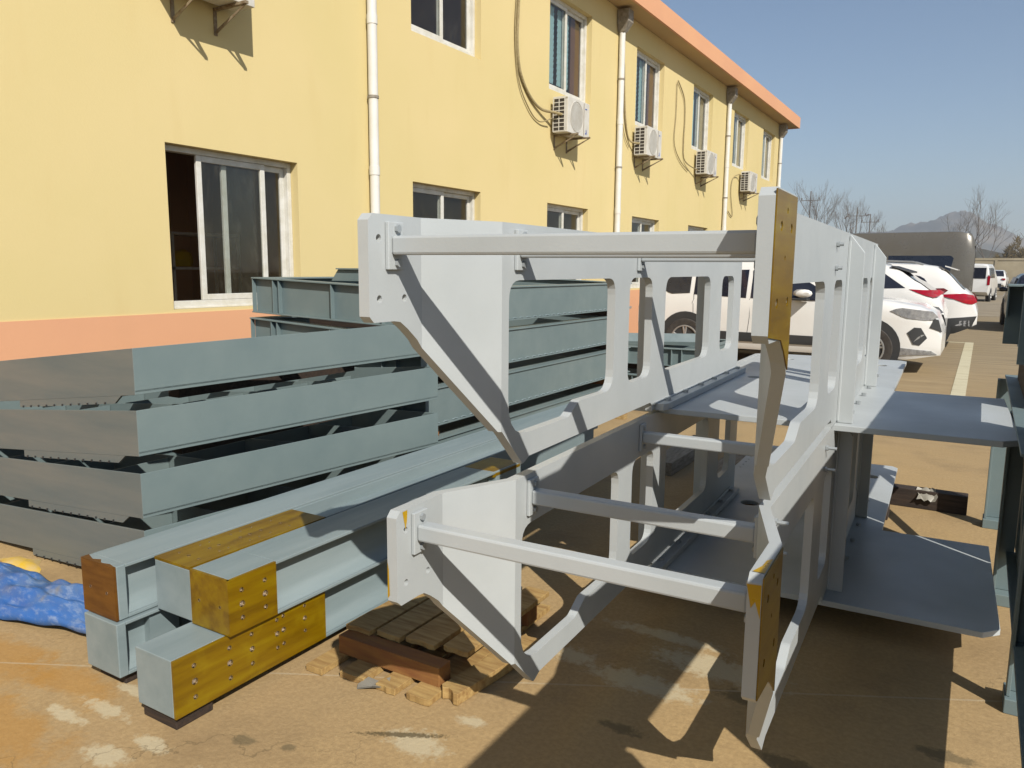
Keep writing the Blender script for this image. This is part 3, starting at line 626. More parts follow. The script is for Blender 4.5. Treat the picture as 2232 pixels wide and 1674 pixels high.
# ------------------------------------------------------------------ left stack of box panels
def panel(zc, tilt, label, yaw=0):
    """tray frame: near corner at (-3.165, 2.01), top at zc+.208"""
    cx, cy = -3.165, 2.01; r = empty('box_frame', (cx, cy, zc)); tag(r, label, 'box frame', 'grey green box frames in the leaning stack at left')
    P0, P1, P2, P3 = (0, 0), (.275, 1.86), (-1.55, 2.0), (-1.78, -.05); h = .208; th = .010
    def wall(a, b, z0, z1, t=th, nm='side_plate', par=r, mat='green', e0=0, e1=0):
        a = Vector(a); b = Vector(b); d = (b-a).normalized(); n = Vector((-d.y, d.x)); a = a+d*e0; b = b-d*e1
        q = [a, b, b+n*t, a+n*t]; mb = MB()
        mb.add([(p.x, p.y, z0) for p in q]+[(p.x, p.y, z1) for p in q], [(0, 3, 2, 1), (4, 5, 6, 7), (0, 1, 5, 4), (1, 2, 6, 5), (2, 3, 7, 6), (3, 0, 4, 7)])
        mb.map(lambda x, y, z: (x, y, z+x*tilt)); return build(mb, nm, mat, par, bevel=.0015)
    wall(P0, P1, 0, h, e0=.0005); wall(P1, P2, 0, h, e0=.012, e1=.012); wall(P2, P3, 0, h, e1=.012); wall(P3, P0, 0, h, mat='green2')
    # lower apron on the near-left face, with bevelled end, and the dotted welds under it
    a = Vector(P3); b = Vector(P0); d = (b-a).normalized()
    mb = MB(); A0 = b-d*.93; A1 = b-d*.10; A2 = b-d*.15; n = Vector((-d.y, d.x))*th
    q = [(A0, 0), (A1, 0), (A2, -.034), (A0, -.034)]
    mb.add([(p.x, p.y-.001, z) for p, z in q]+[(p.x+n.x, p.y+n.y, z) for p, z in q], [(0, 1, 2, 3), (7, 6, 5, 4), (0, 4, 5, 1), (1, 5, 6, 2), (2, 6, 7, 3), (3, 7, 4, 0)]).map(lambda x, y, z: (x, y, z+x*tilt)); build(mb, 'apron', 'green2', r)
    mb = MB()
    for k in range(11): p = A0+(A2-A0)*(k+.5)/11.5; mb.box(p.x-.004, p.x+.004, p.y-.006, p.y-.001, -.036, -.026)
    mb.map(lambda x, y, z: (x, y, z+x*tilt)); build(mb, 'weld_dot', 'trim', r)['kind'] = 'stuff'
    # bottom flange strips and inner ribs
    for t0, t1 in ((.0, .0),):
        mb = MB(); mb.add([(0, 0, 0), (.275, 1.86, 0), (.19, 1.86, 0), (-.085, .012, 0), (0, 0, .008), (.275, 1.86, .008), (.19, 1.86, .008), (-.085, .012, .008)], [(0, 3, 2, 1), (4, 5, 6, 7), (0, 1, 5, 4), (1, 2, 6, 5), (2, 3, 7, 6), (3, 0, 4, 7)]).map(lambda x, y, z: (x, y, z+x*tilt+.012)); build(mb, 'bottom_flange', 'green', r)
    for y in (.45, .95, 1.45):
        mb = MB(); mb.box(-1.70+.1*y, -.012+.14*y, y, y+.008, .01, .17).map(lambda x, y, z: (x, y, z+x*tilt)); build(mb, 'inner_rib', 'green', r)
    for x in (-.45, -.95, -1.4):
        mb = MB()
        for ya, yb in ((.012, .445), (.46, .945), (.96, 1.445), (1.46, 1.84)): mb.box(x, x+.008, ya, yb, .01, .16)
        mb.map(lambda x, y, z: (x, y, z+x*tilt)); build(mb, 'inner_rib', 'green', r)
    return r
panel(.931, .118, 'topmost box frame of the leaning stack, its left side hanging lowest')
panel(.652, .092, 'second box frame from the top in the leaning left stack')
panel(.363, .064, 'third box frame from the top, just above the bottom one')
panel(.096, .056, 'bottom box frame of the left stack, partly behind the rusty ended beam')
for x, y, z0, z1 in ((-4.55, 2.3, 0, -.03), (-3.3, 2.6, 0, .085), (-3.1, 3.5, 0, .09), (-4.5, 3.6, 0, .02)):
    if z1 > z0+.01:
        mb = MB().box(x-.25, x+.15, y, y+.1, z0, z1); tag(build(mb, 'timber_block', 'darktimber', bevel=.004), 'dark timber packer under the %s of the leaning stack' % ('near corner' if y < 3 else ('far right corner' if x > -4 else 'far left corner')), 'timber block')
# spacer timbers between panels
for z, lab in ((.866, 'top'), (.582, 'middle'), (.312, 'lowest')):
    mb = MB().box(-3.42, -3.34, 2.35, 3.6, z-.012, z+.055); tag(build(mb, 'spacer_timber', 'darktimber'), '%s dark spacer timber in the gaps of the leaning stack' % lab, 'timber')

# ------------------------------------------------------------------ flanged frame stack behind
def iframe(x0, x1, y0, y1, z0, h, tx, label, group, cut=0, gold=False, mat='green'):
    r = empty('steel_frame', (x1, y0, z0)); tag(r, label, 'steel frame', group); W_, D_ = x1-x0, y1-y0; f = .05; t = .010
    sh = lambda x, y, z: (x, y, z-x*tx)
    def P(mb, nm, m_=mat, bv=.0015): return build(mb.map(sh), nm, m_, r, bevel=bv)
    P(MB().box(-W_+.012, -.012, f-t, f, t, h-t), 'web'); P(MB().box(-.022, -.012, f, D_-f, t, h-t), 'web')
    P(MB().box(-W_+.012, -W_+.022, f, D_-f, t, h-t), 'web'); P(MB().box(-W_+.012, -.012, D_-f, D_-f+t, t, h-t), 'web')
    for za, zb in ((0, t), (h-t, h)):
        P(MB().box(-W_, 0, 0, .10, za, zb), 'flange'); P(MB().box(-W_, 0, D_-.10, D_, za, zb), 'flange')
        P(MB().box(-.10, 0, .1002, D_-.1002, za, zb), 'flange'); P(MB().box(-W_, -W_+.10, .1002, D_-.1002, za, zb), 'flange')
    for x in (-W_+.005, -W_+.22, -W_+.28, -W_*.5, -.34, -.22, -.008):
        mb = MB(); mb.prism([(x, .004), (x+.008, .004), (x+.008, f-t-.001), (x, f-t-.001)], 'z', t+.0005, h-t-.0005); P(mb, 'stiffener')
    mb = MB()
    k = int(D_/.105)
    for i in range(k):
        y = f+.05+i*.105; mb.tube([(-.010, y, t+.004), (-.009, y+.035, t+.009), (-.010, y+.07, t+.004)], .0045, 5)
    P(mb, 'stitch_weld', 'beampaint', 0)
    for y in (D_*.33, D_*.66): P(MB().box(-W_+.023, -.023, y, y+.01, t, h-t), 'inner_rib')
    if gold:
        P(MB().box(-.012, .001, -.001, .13, .03, h-.03), 'machined_plate', 'gold')
    return r
G2 = 'flanged grey green frames stacked against the wall'
iframe(-4.68, -3.08, 3.95, 7.45, 1.10, .262, .035, 'topmost flanged steel frame under the open window, brackets on top', G2)
iframe(-4.70, -3.08, 3.94, 7.40, .775, .262, .050, 'second flanged steel frame from the top of the stack by the wall', G2)
iframe(-4.68, -3.06, 3.96, 7.42, .445, .262, .03, 'third flanged steel frame from the top of the stack by the wall', G2)
iframe(-4.66, -3.07, 3.93, 7.44, .09, .262, .02, 'bottom flanged steel frame of the stack by the wall', G2)
mb = MB().box(-4.75, -2.95, 4.05, 4.14, 0, .088).box(-4.75, -2.95, 7.2, 7.29, 0, .088); 
for y in (4.25, 7.1): mb = MB().box(-4.7, -2.98, y, y+.09, 0, .0885); tag(build(mb, 'timber_bearer', 'timberx', bevel=.003), 'timber bearer on the ground under the %s end of the flanged frames' % ('near' if y < 5 else 'far'), 'timber')
for y, z in ((4.10, .355), (7.0, .355), (7.0, .71), (4.3, .71), (4.4, 1.04), (7.0, 1.04)):
    mb = MB().box(-4.55 if z > .4 else -3.85, -3.12, y, y+.09, z, z+.058 if z > 1.0 else (z+.062 if z > .5 else z+.086)); tag(build(mb, 'spacer_timber', 'redtimber' if z < .4 else 'darktimber', bevel=.003), 'spacer timber at the %s end under the %s flanged frame' % ('near' if y < 5 else 'far', {.355: 'third', .71: 'second', 1.04: 'topmost'}[z]), 'timber')
# upturned trapezoid brackets on the top frame
for i, x in enumerate((-4.05, -3.62)):
    r = empty('trapezoid_bracket', (x, 4.35, 1.395)); tag(r, 'grey green trapezoid bracket lying on the top frame, %s one' % ('left' if i == 0 else 'right'), 'bracket')
    for y in (0, .5):
        mb = MB(); mb.prism([(-.20, 0), (.20, 0), (.13, .085), (-.13, .085)], 'y', y, y+.01); build(mb, 'web', 'green', r)
    mb = MB().box(-.135, .135, -.02, .53, .0852, .095); build(mb, 'top_plate', 'green', r)
    mb = MB().box(-.03, .03, .0102, .4998, .0, .084); build(mb, 'inner_rib', 'green', r)
# lower stack farther along
G3 = 'low stack of mixed steel frames in front of the parked car'
iframe(-4.35, -2.62, 8.35, 9.9, .42, .20, -.01, 'upper frame of the low stack with amber end plate near the parked car', G3, gold=True)
iframe(-4.2, -2.45, 8.1, 9.6, .12, .20, 0, 'lower frame of the low stack, amber plate towards the platforms', G3, gold=True)
r = empty('channel_section', (-3.95, 8.3, .66), math.radians(-62)); tag(r, 'single channel section lying slantwise on the low stack', 'steel channel')
mb = MB().box(-.05, .05, 0, 1.5, .0, .008).box(-.05, -.042, 0, 1.5, .008, .09).box(.042, .05, 0, 1.5, .008, .09); build(mb, 'channel', 'beampaint', r)
for y in (8.5, 9.3): mb = MB().box(-4.2, -2.4, y, y+.1, 0, .1185); tag(build(mb, 'timber_bearer', 'darktimber'), 'dark bearer under the %s side of the low stack' % ('near' if y < 9 else 'far'), 'timber')
for y in (8.6, 9.4): mb = MB().box(-4.1, -2.7, y, y+.08, .321, .4185); tag(build(mb, 'spacer_timber', 'darktimber'), 'dark spacer inside the low stack at its %s side' % ('near' if y < 9 else 'far'), 'timber')

# ------------------------------------------------------------------ tall frames at the right edge
def right_stack():
    r = empty('trestle_frame', (.22, 3.6, 0)); tag(r, 'dark grey green steel trestle standing at the right edge of the photo', 'steel trestle')
    put = lambda mb: mb.map(lambda x, y, z: (x-.22, y-3.6, z))
    def B_(mb, nm, m_='green', bv=.002): return build(put(mb), nm, m_, r, bevel=bv)
    B_(MB().box(.225, .235, 1.76, 3.05, .24, .888), 'web'); B_(MB().box(.225, .235, 3.0525, 4.055, .24, .888), 'web'); B_(MB().box(.226, .236, 4.08, 4.45, .24, .888), 'web')
    B_(MB().box(.205, .245, 1.76, 3.04, .8885, .90), 'flange'); B_(MB().box(.155, .245, 3.0405, 5.4, .8885, .90), 'flange'); B_(MB().box(.19, .245, 1.76, 4.07, .225, .2395), 'flange')
    for y, x0, z1 in ((5.28, .118, .888), (4.055, .150, .888), (3.05, .185, .888)):
        p = B_(MB().box(x0, .222, y, y+.012, .055, z1).box(x0, x0+.012, y-.05, y-.0005, .055, z1), 'leg')
        build(put(MB().box(x0-.005, .30, y-.07, y+.06, .0, .054)), 'foot_pad', 'green', p, bevel=.003)
    for ya, yb in ((5.27, 4.20), (4.04, 3.15)):
        mb = MB(); mb.add([(.205, ya, .885), (.222, ya, .885), (.222, yb, .20), (.205, yb, .20), (.205, ya-.14, .885), (.222, ya-.14, .885), (.222, yb-.12, .20), (.205, yb-.12, .20)], [(0, 1, 2, 3), (4, 7, 6, 5), (0, 4, 5, 1), (3, 2, 6, 7), (1, 5, 6, 2), (0, 3, 7, 4)]); B_(mb, 'diagonal_brace')
    r2 = empty('upper_frame', (.22, 3.6, 1.07)); tag(r2, 'dark channel frame resting on the steel trestle at the right edge', 'steel frame')
    put2 = lambda mb: mb.map(lambda x, y, z: (x-.22, y-3.6, z-1.07))
    def B2(mb, nm, m_='green', bv=.002): return build(put2(mb), nm, m_, r2, bevel=bv)
    B2(MB().box(.205, .215, .1, 5.3, 1.092, 1.423), 'web'); B2(MB().box(.115, .262, 5.0, 5.3, 1.4235, 1.435).box(.19, .262, .1, 4.9995, 1.4235, 1.435), 'flange'); B2(MB().box(.195, .225, .1, 5.3, 1.08, 1.0915), 'flange')
    B2(MB().box(.12, .2045, 5.23, 5.24, 1.095, 1.42), 'stiffener'); B2(MB().box(.12, .128, 5.08, 5.2295, 1.25, 1.42), 'stiffener')
    B2(MB().box(.155, .2045, 4.09, 4.10, 1.093, 1.423).box(.17, .2045, 3.0, 3.01, 1.093, 1.423), 'stiffener')
    for i, (y0, y1) in enumerate(((.1, 1.30), (2.14, 3.52), (4.06, 5.25))):
        mb = MB().box(.212, .245, y0, y1, .9005 if i else .78, 1.0795); tag(build(mb, 'spacer_timber', 'darktimber'), 'dark timber between the trestle and the channel frame above it, %s one' % ('nearest', 'middle', 'farthest')[i], 'timber')
    # legs under the near end, outside the photo
    mb = MB().box(.20, .28, .3, .38, 0, 1.0795).box(.20, .28, 1.62, 1.70, 0, .2245); 
    for y0, z1 in ((.3, .7795), (1.80, .2245)):
        tag(build(MB().box(.205, .275, y0, y0+.09, 0, z1), 'timber_post', 'darktimber', bevel=.003), 'dark timber prop under the near end of the %s' % ('channel frame' if z1 > .5 else 'trestle'), 'timber')
right_stack()

# ------------------------------------------------------------------ timber, pallet, tarpaulin
pal = empty('pallet', (-1.75, 2.2, 0)); tag(pal, 'broken timber pallet on the ground under the left platform tip', 'pallet')
rnd = random.Random(5)
def plank(par, x0, x1, y0, y1, z0, z1, mat, rz=0, nm='plank', jag=.0):
    cx, cy = (x0+x1)/2, (y0+y1)/2; mb = MB(); n = 5
    sx, sy = (x1-x0)/2, (y1-y0)/2
    def ends(s):
        return [(-sx+2*sx*k/n, s*(sy+rnd.uniform(-jag, jag))) for k in range(n+1)]
    low_ = ends(-1); hi = ends(1)[::-1]; mb.prism(low_+hi, 'z', z0, z1)
    c, s_ = math.cos(rz), math.sin(rz)
    off = par.location if par else Vector((0, 0, 0))
    mb.map(lambda x, y, z: (x*c-y*s_+cx-off.x, x*s_+y*c+cy-off.y, z))
    return build(mb, nm, mat, par, bevel=.0025)
for x0, x1, y0, rz in ((-2.06, -1.98, 1.915, .06), (-1.92, -1.81, 1.945, .08), (-1.735, -1.65, 1.95, -.05), (-1.615, -1.515, 1.96, .03)):
    plank(pal, x0, x1, y0, 2.85, .002, .026, 'timber', rz*.3, jag=.003)
plank(pal, -2.01, -1.53, 2.045, 2.115, .0265, .098, 'redtimber', -.0, 'stringer'); plank(pal, -2.0, -1.50, 2.62, 2.70, .0265, .098, 'redtimber', 0, 'stringer')
for k, (a, b) in enumerate(((-2.02, -1.90), (-1.885, -1.77), (-1.755, -1.62), (-1.60, -1.49))):
    plank(pal, a, b, 2.10+.02*k, 2.80+.03*math.sin(k*2), .0985, .119, 'timber', .02*math.sin(k*3), jag=.004)
o = plank(None, -1.49, -1.40, 2.03, 2.52, .002, .045, 'timber', -.12, jag=.012, nm='loose_plank'); tag(o, 'loose short plank beside the pallet under the near platform tip', 'plank')
mb = MB(); mb.add([(-1.80, 1.915, .002), (-1.745, 1.93, .018), (-1.70, 1.965, .012), (-1.715, 2.0, .03), (-1.76, 1.985, .008), (-1.79, 1.965, .025), (-1.815, 1.935, .004)], [(0, 1, 6), (1, 5, 6), (1, 4, 5), (1, 2, 4), (2, 3, 4)])
mb.add([(x+.001, y+.001, z+.004) for x, y, z in mb.v[:7]], [(0, 6, 1), (1, 6, 5), (1, 5, 4), (1, 4, 2), (2, 4, 3)]); tag(build(mb, 'scrap', 'plastic'), 'small torn grey scrap between the pallet slats', 'scrap')
for i, (x0, x1, y0, y1, h, mat, lab) in enumerate(((-2.02, -1.84, 5.30, 6.35, .10, 'greytimber', 'weathered square timber on the ground behind the lower platform'), (-1.60, -1.45, 5.2, 6.1, .08, 'greytimber', 'second weathered timber, left of the lower floor plate'), (-.40, .03, 5.42, 5.52, .12, 'darktimber', 'dark sawn timber lying right of the platforms'), (-1.1, -.2, 3.75, 3.86, .119, 'darktimber', 'dark bearer beneath the near part of the lower platform'), (-1.3, -.38, 5.05, 5.16, .119, 'darktimber', 'dark bearer beneath the far part of the lower platform'))):
    mb = MB().box(x0, x1, y0, y1, 0, h); tag(build(mb, 'timber_beam', mat, bevel=.004), lab, 'timber')
# torn plastic on the dark timber
mb = MB(); n = 7
for j in range(4):
    for i in range(n): mb.v.append((-.25+.018*i+.01*math.sin(j*2+i), 5.39+.02*j+.008*math.sin(i*3.1), .135-.022*(3-j)+.008*math.sin(i*2.1+j)))
mb.add([], []); mb.f = [(j*n+i, j*n+i+1, (j+1)*n+i+1, (j+1)*n+i) for j in range(3) for i in range(n-1)]; mb.mi = [0]*len(mb.f)
tag(build(mb, 'plastic_scrap', 'plastic', smooth=True), 'crumpled milky plastic scrap hanging over the dark timber', 'scrap')
# plywood offcut and light timber at far left, pillow of rag
for x0, x1, y0, y1, z, mat, nm, lab in ((-4.9, -3.75, 1.72, 1.83, .03, 'timber', 'plank', 'pale plank lying at the left edge under the leaning stack'), (-4.8, -3.6, 1.60, 1.70, .02, 'greytimber', 'plank', 'grey plank beside the blue sheet at the left edge')):
    mb = MB().box(x0, x1, y0, y1, 0, z); tag(build(mb, nm, mat, bevel=.003), lab, 'plank')
mb = MB(); 
def rag(x, y, r, h):
    vs = [(x, y, h)]; k = 12
    for ring, (rr, hh) in enumerate(((.5, .8), (1.0, .02))):
        for i in range(k):
            a = 2*PI*i/k; q = rr*r*(1+.25*math.sin(i*2.3+ring)); vs.append((x+q*math.cos(a), y+q*.6*math.sin(a), h*hh*(1+.2*math.sin(i*1.7))))
    fs = [(0, 1+i, 1+(i+1) % k) for i in range(k)]+[(1+i, 1+k+i, 1+k+(i+1) % k, 1+(i+1) % k) for i in range(k)]
    return MB().add(vs, fs)
tag(build(rag(-4.02, 1.86, .17, .038), 'rag', paint('cream_rag', (.62, .48, .26), (.70, .45, .03), .8, sc=9), smooth=True, ang=80), 'cream and yellow stained rag behind the blue sheet', 'rag')
def tarp():
    mb = MB(); nx, ny = 64, 36; rr = random.Random(2); ph = [rr.uniform(0, 6) for _ in range(12)]
    x0, x1 = -4.6, -2.80; vs = []
    for j in range(ny+1):
        for i in range(nx+1):
            s = i/nx; t = j/ny; x = x0+(x1-x0)*s
            ynear = 1.47+.12*s+.03*math.sin(s*9+1)+(.09*max(0, s-.72)/.28)-.05*(1-s)
            yfar = 1.66+.16*math.sin(min(s*1.35, 1)*PI*.62)-.02*math.sin(s*11)
            y = ynear+(yfar-ynear)*t
            prof = math.sin(t*PI*.62+.12)**.8 if t > 0 else .12
            hump = .035+.10*math.exp(-((s-.80)/.20)**2)+.04*math.exp(-((s-.45)/.2)**2)
            z = .012+hump*prof*(1 if t < .75 else 1-(t-.75)*1.4)
            z += .012*math.sin(17*s+9*t+ph[0])*prof+.009*math.sin(31*s-14*t+ph[1])*prof+.008*math.sin(8*s+23*t+ph[2])+.005*math.sin(55*s+30*t)
            vs.append((x, y, max(z, .004)))
    n = nx+1; mb.add(vs, [(j*n+i, j*n+i+1, (j+1)*n+i+1, (j+1)*n+i) for j in range(ny) for i in range(nx)])
    o = build(mb, 'tarpaulin', 'tarp', smooth=True, ang=180); tag(o, 'crumpled dusty blue sheet on the ground at the left edge', 'tarpaulin'); o.location = (0, -.035, 0)
    sd = o.modifiers.new('solid', 'SOLIDIFY'); sd.thickness = .002; sd.offset = 1
tarp()

# ------------------------------------------------------------------ vehicles
def lerp(tab, x):
    if x <= tab[0][0]: return tab[0][1]
    for (a, va), (b, vb) in zip(tab, tab[1:]):
        if x <= b: s = (x-a)/(b-a); s = s*s*(3-2*s)*.35+s*.65; return va+(vb-va)*s
    return tab[-1][1]
def car(name, loc, face, label, cat, body, top, width, L, belt, bottom, wheels, R_, windows, lights=(), clad=None, tumble=.30, glass_top=(), simple=False, rails=False, plan=.16, group=None):
    """local x: rear (0) to front (L); y: near side is -width/2; face=+1 front to +x world"""
    r = empty(name, loc, 0 if face > 0 else PI); tag(r, label, cat, group)
    hw = width/2
    def Wd(x):
        e = min(x, L-x); k = max(0, 1-e/.55); return hw*(1-plan*k**2.2)
    def sidey(x, z):
        zt = lerp(top, x); y = Wd(x)
        if z > belt: y -= (z-belt)*tumble
        lo = bottom(x) if callable(bottom) else lerp(bottom, x)
        if z < lo+.18: y -= .05*(1-(z-lo)/.18)**2
        return y
    st = 44; mb = MB(); ring = []; vs = []
    ups = [0, .03, .12, .25, .4, .55, .7, .82, .91, .965, 1.0]
    for i in range(st+1):
        x = L*i/st
        if i in (0, st): x = .0 if i == 0 else L
        lo = lerp(bottom, x); zt = lerp(top, x); row = [(x, 0, lo)]
        for u in ups:
            z = lo+(zt-lo)*u
            y = sidey(x, z)
            if u > .82: y -= .085*((u-.82)/.18)**2*1.0
            row.append((x, -y, z))
        zt2 = zt+.02; row += [(x, -max(sidey(x, zt)-.26, .1), zt2), (x, 0, zt+.03)]
        m_ = [(a, -b, c) for a, b, c in row[1:-1]][::-1]; row = row+m_; vs += row; nr = len(row)
    fs = [(i*nr+k, i*nr+(k+1) % nr, (i+1)*nr+(k+1) % nr, (i+1)*nr+k) for i in range(st) for k in range(nr)]
    fs += [tuple(range(nr)), tuple(reversed(range(st*nr, (st+1)*nr)))]
    mb.add(vs, fs); bod = build(mb, 'body', body, r, smooth=True, ang=50)
    def patch(poly, nm, mat, off=.006, par=r, both=True):
        x_0 = min(p[0] for p in poly); x_1 = max(p[0] for p in poly)
        nx = max(3, int((x_1-x_0)/.07)); mb = MB(); sides = (-1, 1) if both else (-1,)
        def span(x):
            zs = []; n = len(poly)
            for i in range(n):
                (xa, za), (xb, zb) = poly[i], poly[(i+1) % n]
                if (xa-x)*(xb-x) <= 0 and xa != xb: zs.append(za+(zb-za)*(x-xa)/(xb-xa))
            return (min(zs), max(zs)) if zs else (poly[0][1], poly[0][1])
        for sgn in sides:
            vs = []; kz = 5
            for i in range(nx+1):
                x = x_0+(x_1-x_0)*i/nx; x = min(max(x, x_0+1e-4), x_1-1e-4); a, b = span(x)
                for k in range(kz+1): z = a+(b-a)*k/kz; vs.append((x, sgn*(sidey(x, z)+off), z))
                for k in range(kz+1): z = a+(b-a)*k/kz; vs.append((x, sgn*(sidey(x, z)-.02), z))
            q = 2*(kz+1)
            fs = [(i*q+k, i*q+k+1, (i+1)*q+k+1, (i+1)*q+k) for i in range(nx) for k in range(kz)]
            fs += [(i*q, (i+1)*q, (i+1)*q+kz+1, i*q+kz+1) for i in range(nx)]+[(i*q+kz, i*q+2*kz+1, (i+1)*q+2*kz+1, (i+1)*q+kz) for i in range(nx)]
            mb.add(vs, fs)
        return build(mb, nm, mat, par, smooth=True, ang=40)
    for wn in windows: patch(wn, 'side_window', 'carglass')
    if clad:
        patch([(.06, lerp(bottom, .3)+.0), (L-.08, lerp(bottom, L-.3)), (L-.08, clad), (.06, clad)], 'cladding', 'trim', .004)
    for (x_0, x_1) in glass_top:
        mb = MB(); k = 8; vs = []
        for i in range(k+1):
            x = x_0+(x_1-x_0)*i/k; z = lerp(top, x); wy = sidey(x, z)-.10
            for yy in (-wy, -wy*.5, 0, wy*.5, wy): vs.append((x, yy, z+.034-.018*(abs(yy)/max(wy, .1))**2+.004))
        mb.add(vs, [(i*5+j, i*5+j+1, (i+1)*5+j+1, (i+1)*5+j) for i in range(k) for j in range(4)]); build(mb, 'windscreen', 'carglass', r, smooth=True)
    for wx in wheels:
        y = Wd(wx)
        mb = MB()
        for sgn in (-1, 1): mb.tube([(wx, sgn*(y-.05), R_+.02), (wx, sgn*(y+.010), R_+.02)], R_+.085, 32)
        build(mb, 'wheel_arch', 'trim', r, smooth=True)
        for sgn in (-1, 1):
            mb = MB(); tw = .20; vs = []; prof = [(R_*.62, .0), (R_*.70, .012), (R_*.93, .010), (R_, -.03), (R_, -tw+.03), (R_*.9, -tw)]; n = 36
            for rr, dy in prof:
                for k in range(n): a = 2*PI*k/n; vs.append((wx+rr*math.cos(a), sgn*(y+.016+dy), R_+rr*math.sin(a)))
            mb.add(vs, [(j*n+k, j*n+(k+1) % n, (j+1)*n+(k+1) % n, (j+1)*n+k) for j in range(len(prof)-1) for k in range(n)]+[tuple(range((len(prof)-1)*n, len(prof)*n))])
            wh = build(mb, 'wheel', 'tyre', r, smooth=True)
            mb = MB(); mb.tube([(wx+R_*.62*math.cos(2*PI*k/28), sgn*(y+.018), R_+R_*.62*math.sin(2*PI*k/28)) for k in range(29)], .016, 6, cap=False)
            mb.cyl((wx, R_), R_*.14, 'y', sgn*(y+.0), sgn*(y+.024), 14)
            for k in range(5):
                for e in (-.13, .13):
                    a = 2*PI*k/5+.31; p0 = (wx+R_*.10*math.cos(a), sgn*(y+.012), R_+R_*.10*math.sin(a)); p1 = (wx+R_*.61*math.cos(a+e), sgn*(y+.016), R_+R_*.61*math.sin(a+e)); mb.tube([p0, p1], .017, 5)
            build(mb, 'rim', 'rim', wh, smooth=True)
            mb = MB(); mb.cyl((wx, R_), R_*.62, 'y', sgn*(y-.03), sgn*(y+.003), 24); build(mb, 'hub_recess', 'trim', wh)
    for poly, mt, nm in lights: patch(poly, nm, mt, .010)
    if rails:
        for sgn in (-1, 1):
            zt = lambda x: lerp(top, x)+.035; xs = [rails[0]+(rails[1]-rails[0])*k/8 for k in range(9)]
            mb = MB(); mb.tube([(x, sgn*(sidey(x, lerp(top, x))-.13), zt(x)+(.028 if 0 < k < 8 else -.02)) for k, x in enumerate(xs)], .016, 6); build(mb, 'roof_rail', 'rim', r, smooth=True)
    return r, patch, sidey, Wd
# SUV 1: long white side, front to the right
L1 = 4.66; bot = [(0, .42), (.5, .26), (1.0, .24), (3.5, .24), (4.2, .22), (L1, .30)]
top1 = [(0, .95), (.06, 1.12), (.35, 1.42), (.62, 1.58), (1.1, 1.64), (2.0, 1.655), (2.6, 1.62), (2.95, 1.48), (3.52, 1.10), (3.9, 1.06), (4.35, .98), (4.58, .86), (L1, .62)]
x_rear = -5.13
s1, patch, sy, Wd1 = car('parked_car', (x_rear+.02, 13.45, 0), 1, 'nearest white sport utility car side on behind the platforms, nose to the right', 'car', 'carwhite', top1, 1.84, L1, 1.02, bot, (.90, 3.71), .355,
    [[(.42, 1.20), (.62, 1.42), (.95, 1.47), (.95, 1.12), (.62, 1.10)], [(1.02, 1.10), (1.02, 1.485), (1.88, 1.51), (1.88, 1.06)], [(1.95, 1.06), (1.95, 1.51), (2.5, 1.47), (2.86, 1.30), (3.16, 1.09), (3.14, 1.045)]],
    lights=[([(3.98, .93), (4.10, .98), (4.55, .93), (4.60, .85), (4.50, .80), (4.18, .83)], 'lamp_chrome', 'headlight'), ([(4.50, .70), (4.52, .84), (4.65, .80), (4.655, .64)], 'trim', 'grille'), ([(4.22, .62), (4.30, .70), (4.46, .69), (4.48, .55), (4.40, .44), (4.26, .46)], 'trim', 'fog_lamp'), ([(4.31, .49), (4.33, .53), (4.43, .62), (4.45, .60)], 'rim', 'fog_lamp_trim'),
            ([(4.10, .40), (4.60, .36), (4.62, .31), (4.0, .28)], 'lamp_chrome', 'skid_trim'), ([(1.2, .52), (3.2, .50), (3.2, .36), (1.2, .37)], 'trim', 'sill_cladding'), ([(0.05, .95), (.1, 1.08), (.45, 1.06), (.5, .98)], 'redlamp', 'tail_light')], rails=(.8, 2.4), glass_top=((2.72, 3.48),))
for x in (1.15, 2.15):
    mb = MB(); y = -(Wd1(x)+.03); mb.tube([(x, y+.02, .93), (x+.02, y, .94), (x+.2, y, .945), (x+.23, y+.02, .94)], .014, 8); build(mb, 'door_handle', 'carwhite', s1, smooth=True)
mb = MB(); 
for x, z0, z1 in ((1.0, .95, 1.10), (1.0, .50, .95), (1.92, .45, 1.05), (3.15, .45, 1.04)): mb.tube([(x, -(sy(x, z0)+.002), z0), (x+.03, -(sy(x, (z0+z1)/2)+.002), (z0+z1)/2), (x+.02, -(sy(x, z1)+.002), z1)], .0035, 4)
build(mb, 'door_seam', 'trim', s1)
mb = MB(); mb.tube([(2.70, -(Wd1(2.7)+.04), 1.15), (2.74, -(Wd1(2.7)+.12), 1.165), (2.78, -(Wd1(2.7)+.20), 1.16), (2.80, -(Wd1(2.7)+.23), 1.15)], [.05, .085, .085, .04], 12).map(lambda x, y, z: (2.74+(x-2.74)*1.5, y, 1.14+(z-1.14)*.75)); build(mb, 'door_mirror', 'carwhite', s1, smooth=True)
mb = MB(); mb.box(2.62, 2.86, -(Wd1(2.7)+.22), -(Wd1(2.7)+.02), 1.05, 1.085); build(mb, 'mirror_base', 'trim', s1, bevel=.015)
